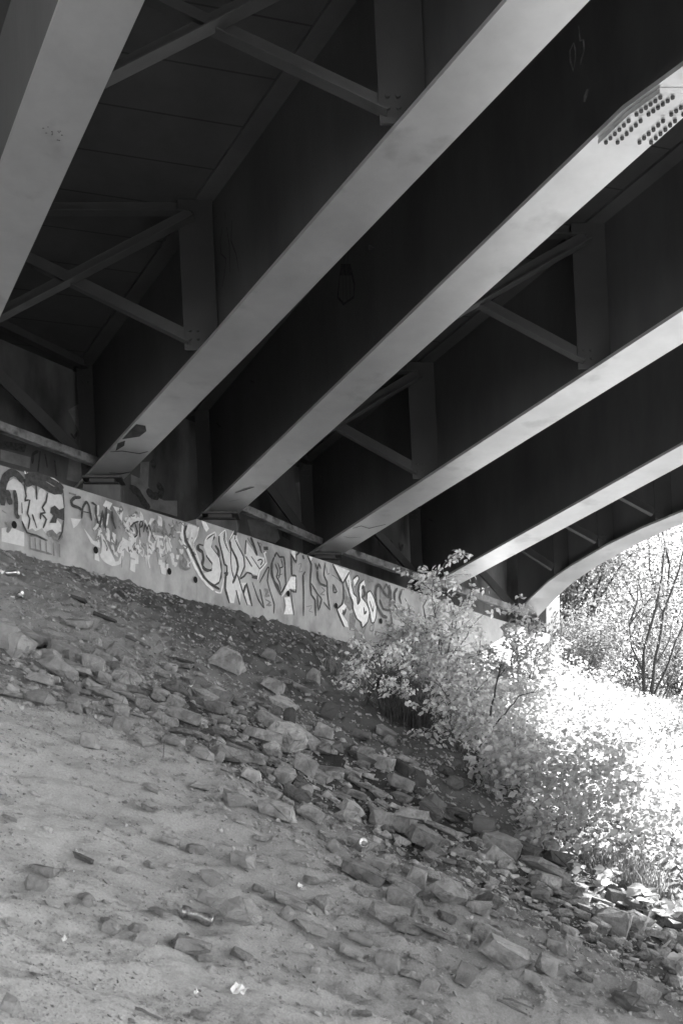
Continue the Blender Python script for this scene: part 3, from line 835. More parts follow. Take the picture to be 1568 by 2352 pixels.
p.fill(5, [(290, 560), (350, 720), (400, 760), (430, 920), (380, 960), (300, 850)]); p.fill(5, [(380, 1000), (440, 980), (480, 1100), (460, 1200), (520, 1290), (380, 1260)])
p.stroke(5, [(650, 480), (700, 500), (690, 470), (760, 500)], 26); p.stroke(5, [(700, 1200), (760, 1170), (750, 1270), (700, 1270), (700, 1200)], 12); p.stroke(5, [(960, 1160), (1010, 1300)], 26); p.stroke(5, [(640, 1180), (600, 1300), (550, 1320)], 16)
p.fill(5, [(860, 580), (920, 690), (980, 760), (1000, 880), (960, 920), (890, 880), (860, 760)])
for _ in range(70):
    u0 = random.uniform(60, 1500); v0 = random.uniform(0, 1) ** 1.0
    x0, y0 = u0, 90 + u0 * 0.26 + v0 * 560
    L_ = random.uniform(30, 130); q_ = [(x0, y0)]
    for k in range(4): q_.append((q_[-1][0] + random.uniform(-25, 30), q_[-1][1] + L_ / 3 * random.choice((1, 1, -0.8))))
    if all(230 + x * 0.26 - 130 < y < 1010 + x * 0.2 for x, y in q_): p.stroke(2, q_, random.uniform(6, 16))
p.done('grey_spray_scribbles', M_INK2)
p = Paint()
for _ in range(60):
    x0 = random.uniform(60, 1400); y0 = 150 + x0 * 0.27 + random.random() * 560
    q_ = [(x0, y0)]
    for k in range(3): q_.append((q_[-1][0] + random.uniform(-40, 60), q_[-1][1] + random.uniform(-110, 130)))
    if all(230 + x * 0.26 - 130 < y < 1000 + x * 0.2 for x, y in q_): p.stroke(2, q_, random.uniform(10, 34))
p.done('faded_pale_scribbles', M_MIDP)
p = Paint(-0.95)  # back wall: pale paint shapes plus lit areas beside girder ends, coloured in
p.fill(6, [(880, 220), (990, 210), (975, 520), (1060, 640), (1180, 700), (1340, 700), (1340, 900), (1000, 800), (880, 620), (760, 500), (760, 370), (870, 420)])
p.fill(8, [(850, 130), (1060, 0), (1075, 350), (1000, 420)]); p.fill(8, [(870, 690), (1090, 760), (1100, 930), (1020, 1050), (830, 1000)]); p.fill(8, [(0, 620), (380, 720), (370, 860), (0, 760)])
p.fill(7, [(650, 560), (1000, 560), (1060, 800), (1000, 860), (700, 770)]); p.fill(7, [(1250, 100), (1490, 60), (1500, 560), (1380, 560)])
p.fill(9, [(1330, 180), (1500, 180), (1520, 640), (1440, 640)])
p.done('pale_patches', M_PAINTLIT)
p = Paint(-0.948)
for q_ in ([(740, 520), (850, 600), (920, 720), (990, 800)], [(960, 560), (1030, 640), (1110, 640)], [(1090, 480), (1150, 580), (1110, 660)]): p.stroke(6, q_, 70)
p.stroke(6, [(1010, 230), (1040, 190), (1065, 240), (1045, 290), (1015, 240)], 26)
for q_ in ([(400, 800), (410, 680), (480, 640)], [(470, 900), (500, 640)], [(590, 850), (560, 680)], [(700, 960), (680, 760)], [(40, 350), (120, 330)], [(880, 420), (930, 480), (960, 400)]): p.stroke(8, q_, 26)
p.fill(8, [(0, 510), (330, 560), (300, 660), (0, 600)])
for q_ in ([(60, 60), (130, 200), (150, 320)], [(130, 40), (150, 130), (110, 150)], [(1430, 260), (1410, 330), (1450, 380), (1420, 430)], [(1480, 240), (1460, 400), (1400, 560)]): p.stroke(7, q_, 16)
p.fill(7, [(1050, 610), (1210, 640), (1180, 820), (1080, 770)])
for q_ in ([(1010, 380), (1040, 500), (1090, 400), (1060, 350)], [(1170, 380), (1190, 480), (1220, 400)], [(900, 320), (930, 430)], [(1310, 300), (1350, 380), (1330, 250)]): p.stroke(9, q_, 24)
p.done('black_spray_lettering', M_INK)
hole = MB()
kk = 14
hole.add([(0.0, 0, 0)], [])
hole = MB()
ring = [(math.cos(6.2832 * j / kk), math.sin(6.2832 * j / kk)) for j in range(kk)]
a_ = Vector((WD[0], WD[1], 0)); n_ = Vector((WN[0], WN[1], 0)); z_ = Vector((0, 0, 1))
hole.add([tuple(a_ * x * 0.033 + z_ * y * 0.042 + n_ * 0.016) for x, y in ring], [tuple(range(kk))])  # flat black disc painting the darkness inside the hole
for i, (x, y) in enumerate([(31, 1206), (218, 1264), (387, 1313), (447, 1332), (660, 1364), (770, 1392), (873, 1427)]):
    q = on_wall(x, y)
    o = hole.build('drain_hole', M_HOLE, abut) if i == 0 else first_hole.copy()
    if i == 0: first_hole = o
    else: COL.objects.link(o); o.parent = abut
    o.location = (q[0] - AO[0], q[1] - AO[1], q[2] - AO[2])

# ------------------------------------------------------------------ rocks
def rock_mesh(name, seed, dims, m, flat=0.6, pts=18, box=0.6):
    """angular lump: convex hull of points between a box and an ellipsoid, edges broken"""
    r = np.random.default_rng(seed)
    bm = bmesh.new()
    tap = r.uniform(0.6, 1.0, 3); tdir = r.normal(size=3)
    if box > 0.4:
        for c in [(i, j, k) for i in (-1, 1) for j in (-1, 1) for k in (-1, 1)]:
            q = np.array(c) * r.uniform(0.5, 1.08, 3) * np.where(np.array(c) @ tdir > 0, tap, 1.0)
            bm.verts.new((q[0] * dims[0], q[1] * dims[1], q[2] * dims[2]))
        for i in range(6):
            q = r.uniform(-0.8, 0.8, 3); q[r.integers(0, 3)] = r.choice([-1.0, 1.0]) * r.uniform(0.85, 1.1)
            bm.verts.new((q[0] * dims[0], q[1] * dims[1], q[2] * dims[2]))
    else:
        for i in range(pts):
            d = r.normal(size=3); d /= np.linalg.norm(d)
            q = d * r.uniform(0.9, 1.12)
            bm.verts.new((q[0] * dims[0], q[1] * dims[1], q[2] * dims[2]))
    bmesh.ops.convex_hull(bm, input=bm.verts)
    loose = [v for v in bm.verts if not v.link_faces]
    bmesh.ops.delete(bm, geom=loose, context='VERTS')
    bmesh.ops.bevel(bm, geom=list(bm.edges), offset=min(dims) * 0.06, segments=1, affect='EDGES', clamp_overlap=True)
    bmesh.ops.triangulate(bm, faces=bm.faces)
    bmesh.ops.subdivide_edges(bm, edges=bm.edges, cuts=1 if dims[0] > 0.5 else 2, use_grid_fill=True)
    for v in bm.verts:
        v.co *= 1 + 0.035 * r.normal()
    me = bpy.data.meshes.new(name)
    bm.to_mesh(me); bm.free()
    me.materials.append(m)
    return me

VZ = {5: (0, 2200, 1366 / 1568), 6: (1366, 2500, 1365 / 1568), 7: (0, 3100, 1366 / 1568), 8: (1366, 3100, 1365 / 1568)}
# view, x, y, w, h (in that enlarged view), kind: s slab, b block, r rounded, d dark ; label
ROCKS = [
 (5, 60, 452, 150, 66, 's', 'flat grey slab jutting in from the left edge of the slope'),
 (5, 230, 442, 170, 40, 'sd', 'thin dark slab lying on a block near the left edge'),
 (5, 215, 492, 130, 56, 'b', 'pale squared block under the thin dark slab'),
 (5, 340, 545, 130, 50, 's', 'pale oblong stone right of the squared block with the dark slab'),
 (5, 185, 590, 120, 60, 's', 'half buried stone in the dirt below the squared block'),
 (5, 580, 590, 130, 100, 'r', 'rounded boulder with smooth grey face in the upper rubble'),
 (5, 785, 565, 72, 50, 'b', 'small tilted block right of the rounded boulder'),
 (5, 745, 652, 90, 44, 's', 'slab lying left of the bright white stone'),
 (5, 850, 768, 205, 70, 's', 'long slanting slab in the middle of the rubble'),
 (5, 990, 716, 112, 66, 's', 'grey slab leaning behind the long slanting slab'),
 (5, 1000, 778, 110, 50, 's', 'broken slab at the lower right end of the long slanting slab'),
 (5, 1050, 530, 155, 112, 'b', 'big pointed rock with a black shaded side, highest of the rubble'),
 (5, 1235, 495, 60, 60, 'b', 'upright pale stone right of the big pointed rock'),
 (5, 1250, 635, 125, 60, 'b', 'brick shaped block with a bright right end'),
 (5, 1290, 588, 100, 30, 's', 'flat stone just above the brick shaped block'),
 (5, 1330, 765, 66, 84, 'rd', 'round dark cobble standing in the hollow'),
 (5, 1310, 880, 195, 150, 'r', 'largest boulder in the centre of the rubble'),
 (5, 1250, 932, 84, 74, 'r', 'egg shaped stone resting against the largest boulder'),
 (5, 1395, 1000, 112, 92, 'b', 'blocky rock below the largest boulder'),
 (5, 1500, 930, 140, 58, 'sd', 'dark slab right of the largest boulder'),
 (5, 930, 940, 120, 66, 's', 'smooth oval slab at the lower edge of the rubble'),
 (5, 1005, 952, 50, 56, 'b', 'small pale block touching the smooth oval slab'),
 (5, 1090, 920, 112, 60, 's', 'slanting stone left of the egg shaped stone'),
 (5, 1160, 976, 120, 44, 's', 'long thin stone below the egg shaped stone'),
 (5, 1300, 1042, 112, 76, 'b', 'angular rock with a pale corner under the blocky rock'),
 (5, 1150, 1040, 112, 60, 'b', 'stepped stone left of the angular rock with pale corner'),
 (5, 930, 1090, 122, 50, 's', 'flat oval slab alone in the dirt below the rubble'),
 (5, 1440, 590, 66, 70, 'b', 'pale knob of rock near the dry shrub'),
 (5, 1510, 760, 80, 70, 'bd', 'dark wedge shaped rock near the bare branch'),
 (5, 1480, 862, 96, 80, 'b', 'cracked rock right of the largest boulder'),
 (5, 410, 880, 100, 90, 'b', 'rock breaking out of the smooth dirt on the left'),
 (5, 890, 850, 84, 40, 's', 'thin stone below the long slanting slab'),
 (5, 470, 605, 80, 50, 'b', 'blunt stone left below the rounded boulder'),
 (5, 640, 690, 110, 46, 's', 'slab below the rounded boulder'),
 (5, 700, 720, 110, 40, 's', 'flat chip between the slab and the long slanting slab'),
 (5, 545, 650, 70, 60, 'b', 'upright stone just under the rounded boulder'),
 (5, 1400, 1078, 112, 36, 'sd', 'dark slab under the blocky rock'),
 (5, 840, 520, 120, 30, 'sd', 'flat dark slab left of the big pointed rock'),
 (5, 470, 300, 130, 26, 'sd', 'dark flake high on the slope below the drain holes'),
 (5, 360, 225, 70, 24, 'sd', 'small dark flake closest to the tag on the wall'),
 (5, 1395, 640, 110, 40, 's', 'weathered flat stone left of the dark wedge'),
 (6, 265, 755, 122, 84, 'b', 'triangular dark rock at the edge of the ivy'),
 (6, 410, 872, 145, 100, 'bd', 'large dark pyramid rock beside the ivy'),
 (6, 535, 872, 140, 50, 'sd', 'dark slab right of the large pyramid rock'),
 (6, 520, 750, 96, 70, 'rd', 'dark rounded rock half under the ivy leaves'),
 (6, 645, 950, 112, 84, 'bd', 'dark boulder against the lowest ivy'),
 (6, 750, 1002, 112, 72, 'rd', 'humped dark stone right of the dark boulder'),
 (6, 690, 1030, 132, 40, 'sd', 'thin dark slab in front of the humped stone'),
 (6, 300, 632, 112, 44, 's', 'pale flat stone uphill of the triangular rock'),
 (6, 110, 618, 155, 56, 'sd', 'long dark slab uphill near the bare branch'),
 (6, 50, 880, 112, 70, 'b', 'grey block below the cracked rock'),
 (6, 170, 868, 112, 36, 's', 'slab with frayed pale edge left of the pyramid rock'),
 (6, 270, 940, 112, 60, 'bd', 'dark block below the frayed slab'),
 (6, 480, 690, 92, 44, 'rd', 'low dark stone uphill of the rounded dark rock'),
 (6, 55, 792, 112, 46, 's', 'flat grey stone left of the triangular rock'),
 (6, 200, 492, 122, 50, 's', 'mossy slab under the dark grass'),
 (6, 160, 1092, 155, 66, 's', 'broad dull slab just below the shiny can'),
 (7, 1085, 125, 122, 70, 'b', 'block with bright end at the bottom of the rubble'),
 (7, 1270, 172, 185, 84, 'b', 'long squared block with a pale right end'),
 (7, 1425, 182, 132, 66, 'b', 'dull block right of the long squared block'),
 (7, 1400, 105, 62, 90, 'b', 'upright pointed stone behind the dull block'),
 (7, 775, 310, 90, 48, 's', 'pale stone lying in the trampled dirt'),
 (7, 1100, 400, 155, 76, 'b', 'broad low rock breaking the path edge'),
 (7, 385, 402, 104, 34, 'sd', 'small dark pitted slab alone in the smooth dirt'),
 (7, 945, 590, 92, 60, 'b', 'stone just above the crushed can'),
 (7, 1110, 660, 200, 130, 'r', 'big half buried rock right of the crushed can'),
 (7, 1430, 728, 165, 50, 's', 'pale flat slab casting a dark shadow'),
 (7, 870, 795, 190, 84, 's', 'wide smooth slab below the crushed can'),
 (7, 510, 716, 92, 66, 'r', 'rounded stone left of the crushed can'),
 (7, 45, 1070, 96, 80, 'b', 'pale rock at the bottom left corner'),
 (7, 1330, 590, 172, 60, 's', 'long rock with ridge right of the half buried rock'),
 (7, 1315, 652, 72, 66, 'r', 'round stone under the long ridged rock'),
 (7, 970, 490, 112, 50, 'b', 'knobbly stone above the crushed can and to its right'),
 (7, 555, 450, 44, 40, 'r', 'small round pebble in the smooth dirt'),
 (7, 675, 765, 92, 60, 'b', 'rough stone left of the wide smooth slab'),
 (7, 1530, 330, 60, 60, 'r', 'smooth cobble below the upright pointed stone'),
 (7, 1510, 580, 62, 60, 'r', 'cobble right of the long ridged rock'),
 (7, 400, 600, 56, 46, 'r', 'egg sized pale pebble left in the dust'),
 (8, 740, 852, 215, 110, 'b', 'largest pale rock in the lower right of the slope'),
 (8, 950, 885, 112, 92, 'b', 'squarish rock right of the largest pale rock'),
 (8, 870, 940, 112, 84, 's', 'slanting slab below the squarish rock'),
 (8, 640, 622, 132, 72, 'b', 'dark faced rock in the lower rubble'),
 (8, 930, 567, 112, 66, 's', 'smooth tilted slab below the ivy'),
 (8, 100, 460, 195, 80, 'b', 'wide rock below the shiny can'),
 (8, 345, 490, 112, 100, 'b', 'ridged rock right of the wide rock'),
 (8, 510, 540, 92, 40, 's', 'flat stone right of the ridged rock'),
 (8, 570, 930, 92, 112, 'b', 'upright slab left below the largest pale rock'),
 (8, 330, 910, 132, 56, 's', 'low slab in the dirt left of the upright slab'),
 (8, 410, 975, 92, 76, 'b', 'stone under the low slab'),
 (8, 1330, 1055, 165, 90, 'rd', 'long dark rock at the bottom right corner'),
 (8, 1050, 722, 100, 50, 's', 'thin slanting flake among the lower stones'),
 (8, 985, 800, 112, 60, 'b', 'grey rock above the squarish rock'),
 (8, 1050, 506, 125, 24, 's', 'long flat stone just under the ivy edge'),
 (8, 1160, 512, 84, 40, 'sd', 'dark stone right of the long flat stone'),
 (8, 1245, 530, 62, 60, 'bd', 'dark upright stone at the ivy edge'),
 (8, 1185, 592, 122, 30, 's', 'pale flake below the dark stones at the ivy edge'),
 (8, 60, 822, 142, 60, 's', 'broad slab near the bottom middle'),
 (8, 1295, 690, 84, 56, 'b', 'bright stone beside the low weeds'),
]
def place_rock(name, v, x, y, w, h, kind, label, seed, group=None):
    ox, oy, s = VZ[v]
    D = ((ox + x * s) * KD, (oy + (y + h * 0.36) * s) * KD)
    gx, gy = hit(*D)
    W_ = w * s * KD / F_PX * gy
    H_ = h * s * KD / F_PX * gy
    a = W_ / 2 * 1.02
    c = H_ / 2 * (0.85 if 's' in kind else 1.05)
    b = a * (0.75 if 's' in kind else 0.7)
    m = M_ROCKDK if 'd' in kind else (M_ROCKDU if float(dust_light(np.array([gx]), np.array([gy]))[0]) > 0.5 else M_ROCK)
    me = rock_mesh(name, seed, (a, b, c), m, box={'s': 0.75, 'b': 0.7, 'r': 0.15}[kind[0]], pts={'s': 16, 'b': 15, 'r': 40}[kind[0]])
    o = link(name, me)
    o.location = (gx, gy + b * 0.3, ground_z(gx, gy + b * 0.3) + c * 0.75)
    o.rotation_euler = (R(random.uniform(-4, 14)), R(20 + random.uniform(-8, 8)), R(random.uniform(-18, 18)))
    tag(o, label, 'rock', group)
    return o
NM = {'s': 'stone_slab', 'b': 'rock', 'r': 'boulder'}
for i, (v, x, y, w_, h_, k_, lab) in enumerate(ROCKS):
    place_rock(NM[k_[0]], v, x, y, w_, h_, k_, lab, 100 + i)

# loose stones: one small angular shape kit, individually placed
KIT = [rock_mesh('loose_stone', 500 + i, (1, r_y, r_z), M_STONE, box=bx_, pts=22) for i, (r_y, r_z, bx_) in enumerate([(.75, .3, .6), (.6, .55, .6), (.9, .25, .6), (.7, .5, .1), (.5, .35, .6), (.8, .6, .6), (.65, .22, .6), (.7, .45, .6), (.9, .5, .1), (.55, .6, .6), (.75, .3, .6), (.8, .38, .6)])]
KITP = []
for me in KIT:
    c = me.copy(); c.materials.clear(); c.materials.append(M_STONEDU); KITP.append(c)
KITD = []
for me in KIT:
    c = me.copy(); c.materials.clear(); c.materials.append(M_STONEDK); KITD.append(c)
def band_point():
    while True:
        x, y = random.uniform(-10, 1578), random.uniform(1430, 2352)
        yc = np.interp(x, [0, 450, 650, 900, 1150, 1450, 1568], [1500, 1640, 1740, 1860, 1990, 2130, 2190])
        d = (y - yc)
        pr = math.exp(-(d / 80.0) ** 2) + 0.025 * (d > 0) + 0.2 * math.exp(-((x - 1050) / 260) ** 2 - ((y - 2120) / 110) ** 2)
        if x > 1000 and d < -60: pr *= 0.1
        if random.random() < pr: return x, y
n_loose = 0
while n_loose < 300 - 1:
    x, y = band_point()
    gx, gy = hit(x, y)
    if not (2.5 < gy < 19): continue
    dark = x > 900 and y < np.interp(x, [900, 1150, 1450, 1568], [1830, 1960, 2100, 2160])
    wpx = min(84, 25 + random.expovariate(1 / 17.0))
    a = wpx / F_PX * gy / 2 * 1.3
    o = link('loose_stone', random.choice(KITD if dark else (KITP if float(dust_light(np.array([gx]), np.array([gy]))[0]) > 0.5 else KIT)))
    o.location = (gx, gy, ground_z(gx, gy) + a * 0.3)
    o.scale = (a, a * random.uniform(0.7, 1), a * random.uniform(0.7, 1.3))
    o.rotation_euler = (R(random.uniform(-8, 18)), R(20 + random.uniform(-14, 14)), R(random.uniform(-40, 40)))
    if dark: tag(o, 'small dark stone among the rubble beside the ivy', 'stone', 'small dark stones beside the ivy')
    else: tag(o, 'small pale angular stone loose among the rubble on the slope', 'stone', 'small loose stones on the slope')
    n_loose += 1

# the rest of the rubble, past what one would count
V, Fc, off, nr_ = [], [], 0, 0
kit = []
for me in KIT:
    bm = bmesh.new(); bm.from_mesh(me); bmesh.ops.triangulate(bm, faces=bm.faces); bm.verts.index_update()
    kit.append((np.array([q.co[:] for q in bm.verts]), np.array([[q.index for q in f.verts] for f in bm.faces]))); bm.free()
while nr_ < 1500:
    x, y = band_point()
    gx, gy = on_ground(x, y)
    if not (2.5 < gy < 19) or random.random() < 0.5 * float(dust_light(np.array([gx]), np.array([gy]))[0]): continue
    a = random.uniform(9, 24) / F_PX * gy / 2 * 1.3
    v, f = random.choice(kit)
    t1, t2, t3 = R(random.uniform(-40, 40)), R(20 + random.uniform(-16, 16)), R(random.uniform(-10, 20))
    q = v * np.array([a, a * random.uniform(0.7, 1), a * random.uniform(0.7, 1.3)])
    q = q @ np.array([[1, 0, 0], [0, math.cos(t3), math.sin(t3)], [0, -math.sin(t3), math.cos(t3)]])
    q = q @ np.array([[math.cos(t2), 0, -math.sin(t2)], [0, 1, 0], [math.sin(t2), 0, math.cos(t2)]])
    q = q @ np.array([[math.cos(t1), math.sin(t1), 0], [-math.sin(t1), math.cos(t1), 0], [0, 0, 1]])
    V.append(q + np.array([gx, gy, ground_z(gx, gy) + a * 0.15])); Fc.append(f + off); off += len(v); nr_ += 1
tag(np_mesh('rubble', np.concatenate(V), np.concatenate(Fc), M_GRAVEL), kind='stuff')

# gravel: far too many to count
base = []
for i in range(6):
    bm = bmesh.new(); r = np.random.default_rng(900 + i)
    for _ in range(9):
        d = r.normal(size=3); d /= np.linalg.norm(d); bm.verts.new(d * np.array([1, 0.8, 0.55]))
    bmesh.ops.convex_hull(bm, input=bm.verts)
    bmesh.ops.delete(bm, geom=[q for q in bm.verts if not q.link_faces], context='VERTS')
    bmesh.ops.triangulate(bm, faces=bm.faces)
    bm.verts.index_update()
    base.append((np.array([q.co[:] for q in bm.verts]), np.array([[q.index for q in f.verts] for f in bm.faces])))
    bm.free()
NG = 42000
px = rng.uniform(-20, 1590, NG * 3); py = rng.uniform(1265, 2375, NG * 3)
yc = np.interp(px, [0, 450, 650, 900, 1150, 1450, 1568], [1480, 1620, 1720, 1850, 1980, 2120, 2180])
dd = py - yc
dens = np.where(dd < 0, np.clip(0.75 + 0.4 * vnoise(px / 90, py / 50, 77), 0.1, 1), np.exp(-(dd / 150) ** 2) * 0.8 + 0.13 * np.clip(1 + vnoise(px / 110, py / 60, 78) * 1.3, 0, 2))
keep = rng.random(NG * 3) < dens
px, py = px[keep][:NG], py[keep][:NG]
k_ = ((YH - py) / F_PX + 0.3834 * (px - CX) / F_PX - 0.2877) / -1.905
gy = 1 / k_; gx = (px - CX) / F_PX * gy
ok = (gy > 2.4) & (gy < 19) & ((gx - WP[0]) * WN[0] + (gy - WP[1]) * WN[1] > 0.03)
gx, gy = gx[ok], gy[ok]
gz = terrain(gx, gy)
sz = np.minimum(rng.exponential(4.0, len(gx)) + 3.2, 17) / F_PX * gy / 2
V, Fc, off = [], [], 0
ang = rng.uniform(0, 6.283, len(gx)); tl = rng.uniform(-0.5, 0.5, (len(gx), 2))
pick = rng.integers(0, 6, len(gx))
for i in range(len(gx)):
    v, f = base[pick[i]]
    ca, sa = math.cos(ang[i]), math.sin(ang[i])
    q = v @ np.array([[ca, sa, 0], [-sa, ca, 0], [0, 0, 1]]) * sz[i]
    q[:, 2] += q[:, 0] * (-0.38 + tl[i, 0]) + q[:, 1] * (0.25 + tl[i, 1])
    V.append(q + np.array([gx[i], gy[i], gz[i] + sz[i] * 0.2])); Fc.append(f + off); off += len(v)
gravel = np_mesh('gravel', np.concatenate(V), np.concatenate(Fc), M_GRAVEL)
tag(gravel, kind='stuff')

NC = 16000
px = rng.uniform(-20, 1590, NC * 3); py = rng.uniform(1560, 2375, NC * 3)
k_ = ((YH - py) / F_PX + 0.3834 * (px - CX) / F_PX - 0.2877) / -1.905
gy = 1 / k_; gx = (px - CX) / F_PX * gy
ok = (gy > 2.4) & (gy < 14) & (rng.random(NC * 3) < np.clip(dust_light(gx, gy) * 1.3, 0, 1) * np.clip(0.6 + 0.7 * vnoise(gx * 2.2, gy * 1.6, 79), 0.12, 1))
gx, gy = gx[ok][:NC], gy[ok][:NC]
gz = terrain(gx, gy)
sz = np.minimum(rng.exponential(1.9, len(gx)) + 1.8, 11) / F_PX * gy / 2
V, Fc, off = [], [], 0
ang = rng.uniform(0, 6.283, len(gx)); pick = rng.integers(0, 6, len(gx))
for i in range(len(gx)):
    v, f = base[pick[i]]
    ca, sa = math.cos(ang[i]), math.sin(ang[i])
    q = v @ np.array([[ca, sa, 0], [-sa, ca, 0], [0, 0, 1]]) * sz[i]
    q[:, 2] += q[:, 0] * -0.38 + q[:, 1] * 0.25
    V.append(q + np.array([gx[i], gy[i], gz[i] + sz[i] * 0.25])); Fc.append(f + off); off += len(v)
M_CRUMB = mat('dirt_crumbs', 0.33, 0.3, 9, 0.95)
tag(np_mesh('dirt_clods', np.concatenate(V), np.concatenate(Fc), M_CRUMB), kind='stuff')

# ------------------------------------------------------------------ plants
LV = np.array([(0, 0, 0), (-0.24, 0.30, 0.05), (-0.27, 0.55, 0.07), (0, 1, -0.06), (0.27, 0.55, 0.07), (0.24, 0.30, 0.05), (0, 0.5, 0.0)])
LF_ = np.array([(0, 6, 1), (1, 6, 2), (2, 6, 3), (3, 6, 4), (4, 6, 5), (5, 6, 0)])
def leaves(P, size, droop=0.5, up=0.6, r=rng, wide=1.0):
    """leaf blades at points P (n,3): random heading, hanging a little, faces leaning up"""
    n = len(P)
    a = r.uniform(0, 6.283, n)
    d = np.stack([np.cos(a), np.sin(a), r.normal(-droop, 0.45, n)], 1); d /= np.linalg.norm(d, axis=1)[:, None]
    nr = r.normal(size=(n, 3)) * 0.75; nr[:, 2] += up
    nr -= d * (nr * d).sum(1)[:, None]; nr /= np.linalg.norm(nr, axis=1)[:, None] + 1e-9
    sd_ = np.cross(d, nr)
    s_ = (size * r.uniform(0.55, 1.25, n))[:, None, None]
    M = np.stack([sd_, d, nr], 1)
    T = LV * np.array([wide, 1, 1])
    V = (T[None] @ M) * s_ + P[:, None, :]
    F = LF_[None] + (np.arange(n) * 7)[:, None, None]
    return V.reshape(-1, 3), F.reshape(-1, 3)

def curve(p0, p1, bend, n=7):
    p0, p1 = np.array(p0, float), np.array(p1, float)
    t_ = np.linspace(0, 1, n)[:, None]
    q = p0 + (p1 - p0) * t_ + np.array(bend) * (t_ * (1 - t_) * 4)
    q[1:-1] += rng.normal(0, 0.012, (n - 2, 3)) * np.linalg.norm(p1 - p0)
    return q

def shrub(name, root, shoots, leaf, per, label, cat='shrub', group=None, m=None, r0=0.012, side=0.32, twigm=None, droop=0.5):
    """root point, list of shoot tips (world); leaves along each shoot and on short side twigs"""
    o = empty(name, root)
    tag(o, label, cat, group)
    st = MB(); P = []
    R0 = np.array(root)
    for tip in shoots:
        tip = np.array(tip)
        L_ = np.linalg.norm(tip - R0)
        c = curve(R0 + rng.normal(0, 0.06, 3) * (1, 1, 0.1), tip, (rng.normal(0, 0.08) * L_, rng.normal(0, 0.08) * L_, 0.14 * L_), 9)
        st.tube(c - R0, np.linspace(r0, r0 * 0.3, 9), 5)
        ns = max(3, int(L_ * 7))
        for k in range(ns):
            t_ = rng.uniform(0.25, 1.0) * 8
            i = min(int(t_), 7); q = c[i] + (c[i + 1] - c[i]) * (t_ - i)
            dv = rng.normal(size=3); dv[2] = abs(dv[2]) * 0.6; dv /= np.linalg.norm(dv)
            e = q + dv * rng.uniform(0.3, 1.0) * side
            tw = curve(q, e, (0, 0, 0.1 * side), 4)
            st.tube(tw - R0, np.linspace(r0 * 0.35, r0 * 0.15, 4), 4, False)
            for _ in range(per):
                P.append(q + (e - q) * rng.uniform(0.1, 1.05) + rng.normal(0, 0.025, 3))
        for k in range(int(L_ * 10)):
            t_ = rng.uniform(0.5, 1.0) * 8; i = min(int(t_), 7)
            P.append(c[i] + (c[i + 1] - c[i]) * (t_ - i) + rng.normal(0, 0.02, 3))
    st.build('stems', twigm or M_TWIG, o, smooth=True)
    if per:
        V, Fc = leaves(np.array(P), leaf, droop)
        np_mesh('foliage', V - R0, Fc, m or M_LEAF, o)
    return o

def at(x, y, Y): return ((x - CX) / F_PX * Y, Y, EYE + (YH - y) / F_PX * Y)
def rootat(x, y, sink=0.05):
    gx, gy = hit(x, y)
    return (gx, gy, ground_z(gx, gy) - sink)

rt = rootat(1010, 1600)
Y0 = rt[1]
tips = [at(x, y, Y0 + d) for x, y, d in ((1048, 1272, 0), (1010, 1300, -.2), (1082, 1345, .2), (955, 1318, -.2), (930, 1375, 0), (985, 1360, .3), (1055, 1400, -.3), (1100, 1420, 0), (905, 1440, .2), (960, 1430, -.4), (1015, 1430, -.5), (880, 1500, -.2), (860, 1450, 0), (835, 1490, .1), (900, 1400, .2), (870, 1540, -.3), (1060, 1480, -.5), (940, 1500, -.5), (1000, 1500, -.7), (1110, 1500, -.3))]
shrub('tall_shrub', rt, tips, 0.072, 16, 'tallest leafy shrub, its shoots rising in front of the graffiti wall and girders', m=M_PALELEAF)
rt = rootat(1190, 1640); Y0 = rt[1]
tips = [at(x, y, Y0 + d) for x, y, d in ((1205, 1392, 0), (1240, 1420, .2), (1290, 1440, 0), (1150, 1440, -.2), (1320, 1470, .2), (1120, 1480, 0), (1180, 1470, -.4), (1260, 1490, -.4), (1225, 1500, -.5), (1310, 1540, 0), (1150, 1540, -.5), (1250, 1560, -.6))]
shrub('leafy_shrub', rt, tips, 0.078, 14, 'leafy shrub against the sunlit end of the abutment wall', m=M_IVY)
rt = rootat(880, 1625); Y0 = rt[1]
tips = [at(x, y, Y0 + d) for x, y, d in ((810, 1500, 0), (850, 1480, 0), (900, 1490, .1), (940, 1500, .2), (790, 1540, -.1), (960, 1540, 0), (840, 1530, -.2), (920, 1540, -.3), (770, 1580, -.3), (815, 1570, -.4), (880, 1560, -.4), (800, 1470, .2), (930, 1570, -.4), (975, 1580, -.2))]
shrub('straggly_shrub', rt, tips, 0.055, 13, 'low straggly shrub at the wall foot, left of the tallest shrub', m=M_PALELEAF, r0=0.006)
rt = rootat(1060, 1730); Y0 = rt[1]
tips = [at(x, y, Y0 + d) for x, y, d in ((1000, 1560, 0), (1060, 1540, .2), (1120, 1560, 0), (960, 1620, 0), (1030, 1620, -.3), (1110, 1640, -.3), (1160, 1600, .2), (980, 1680, -.2), (1080, 1680, -.5))]
shrub('leafy_shrub', rt, tips, 0.065, 16, 'leafy shrub below the tallest one, beside the dark grass', m=M_PALELEAF)

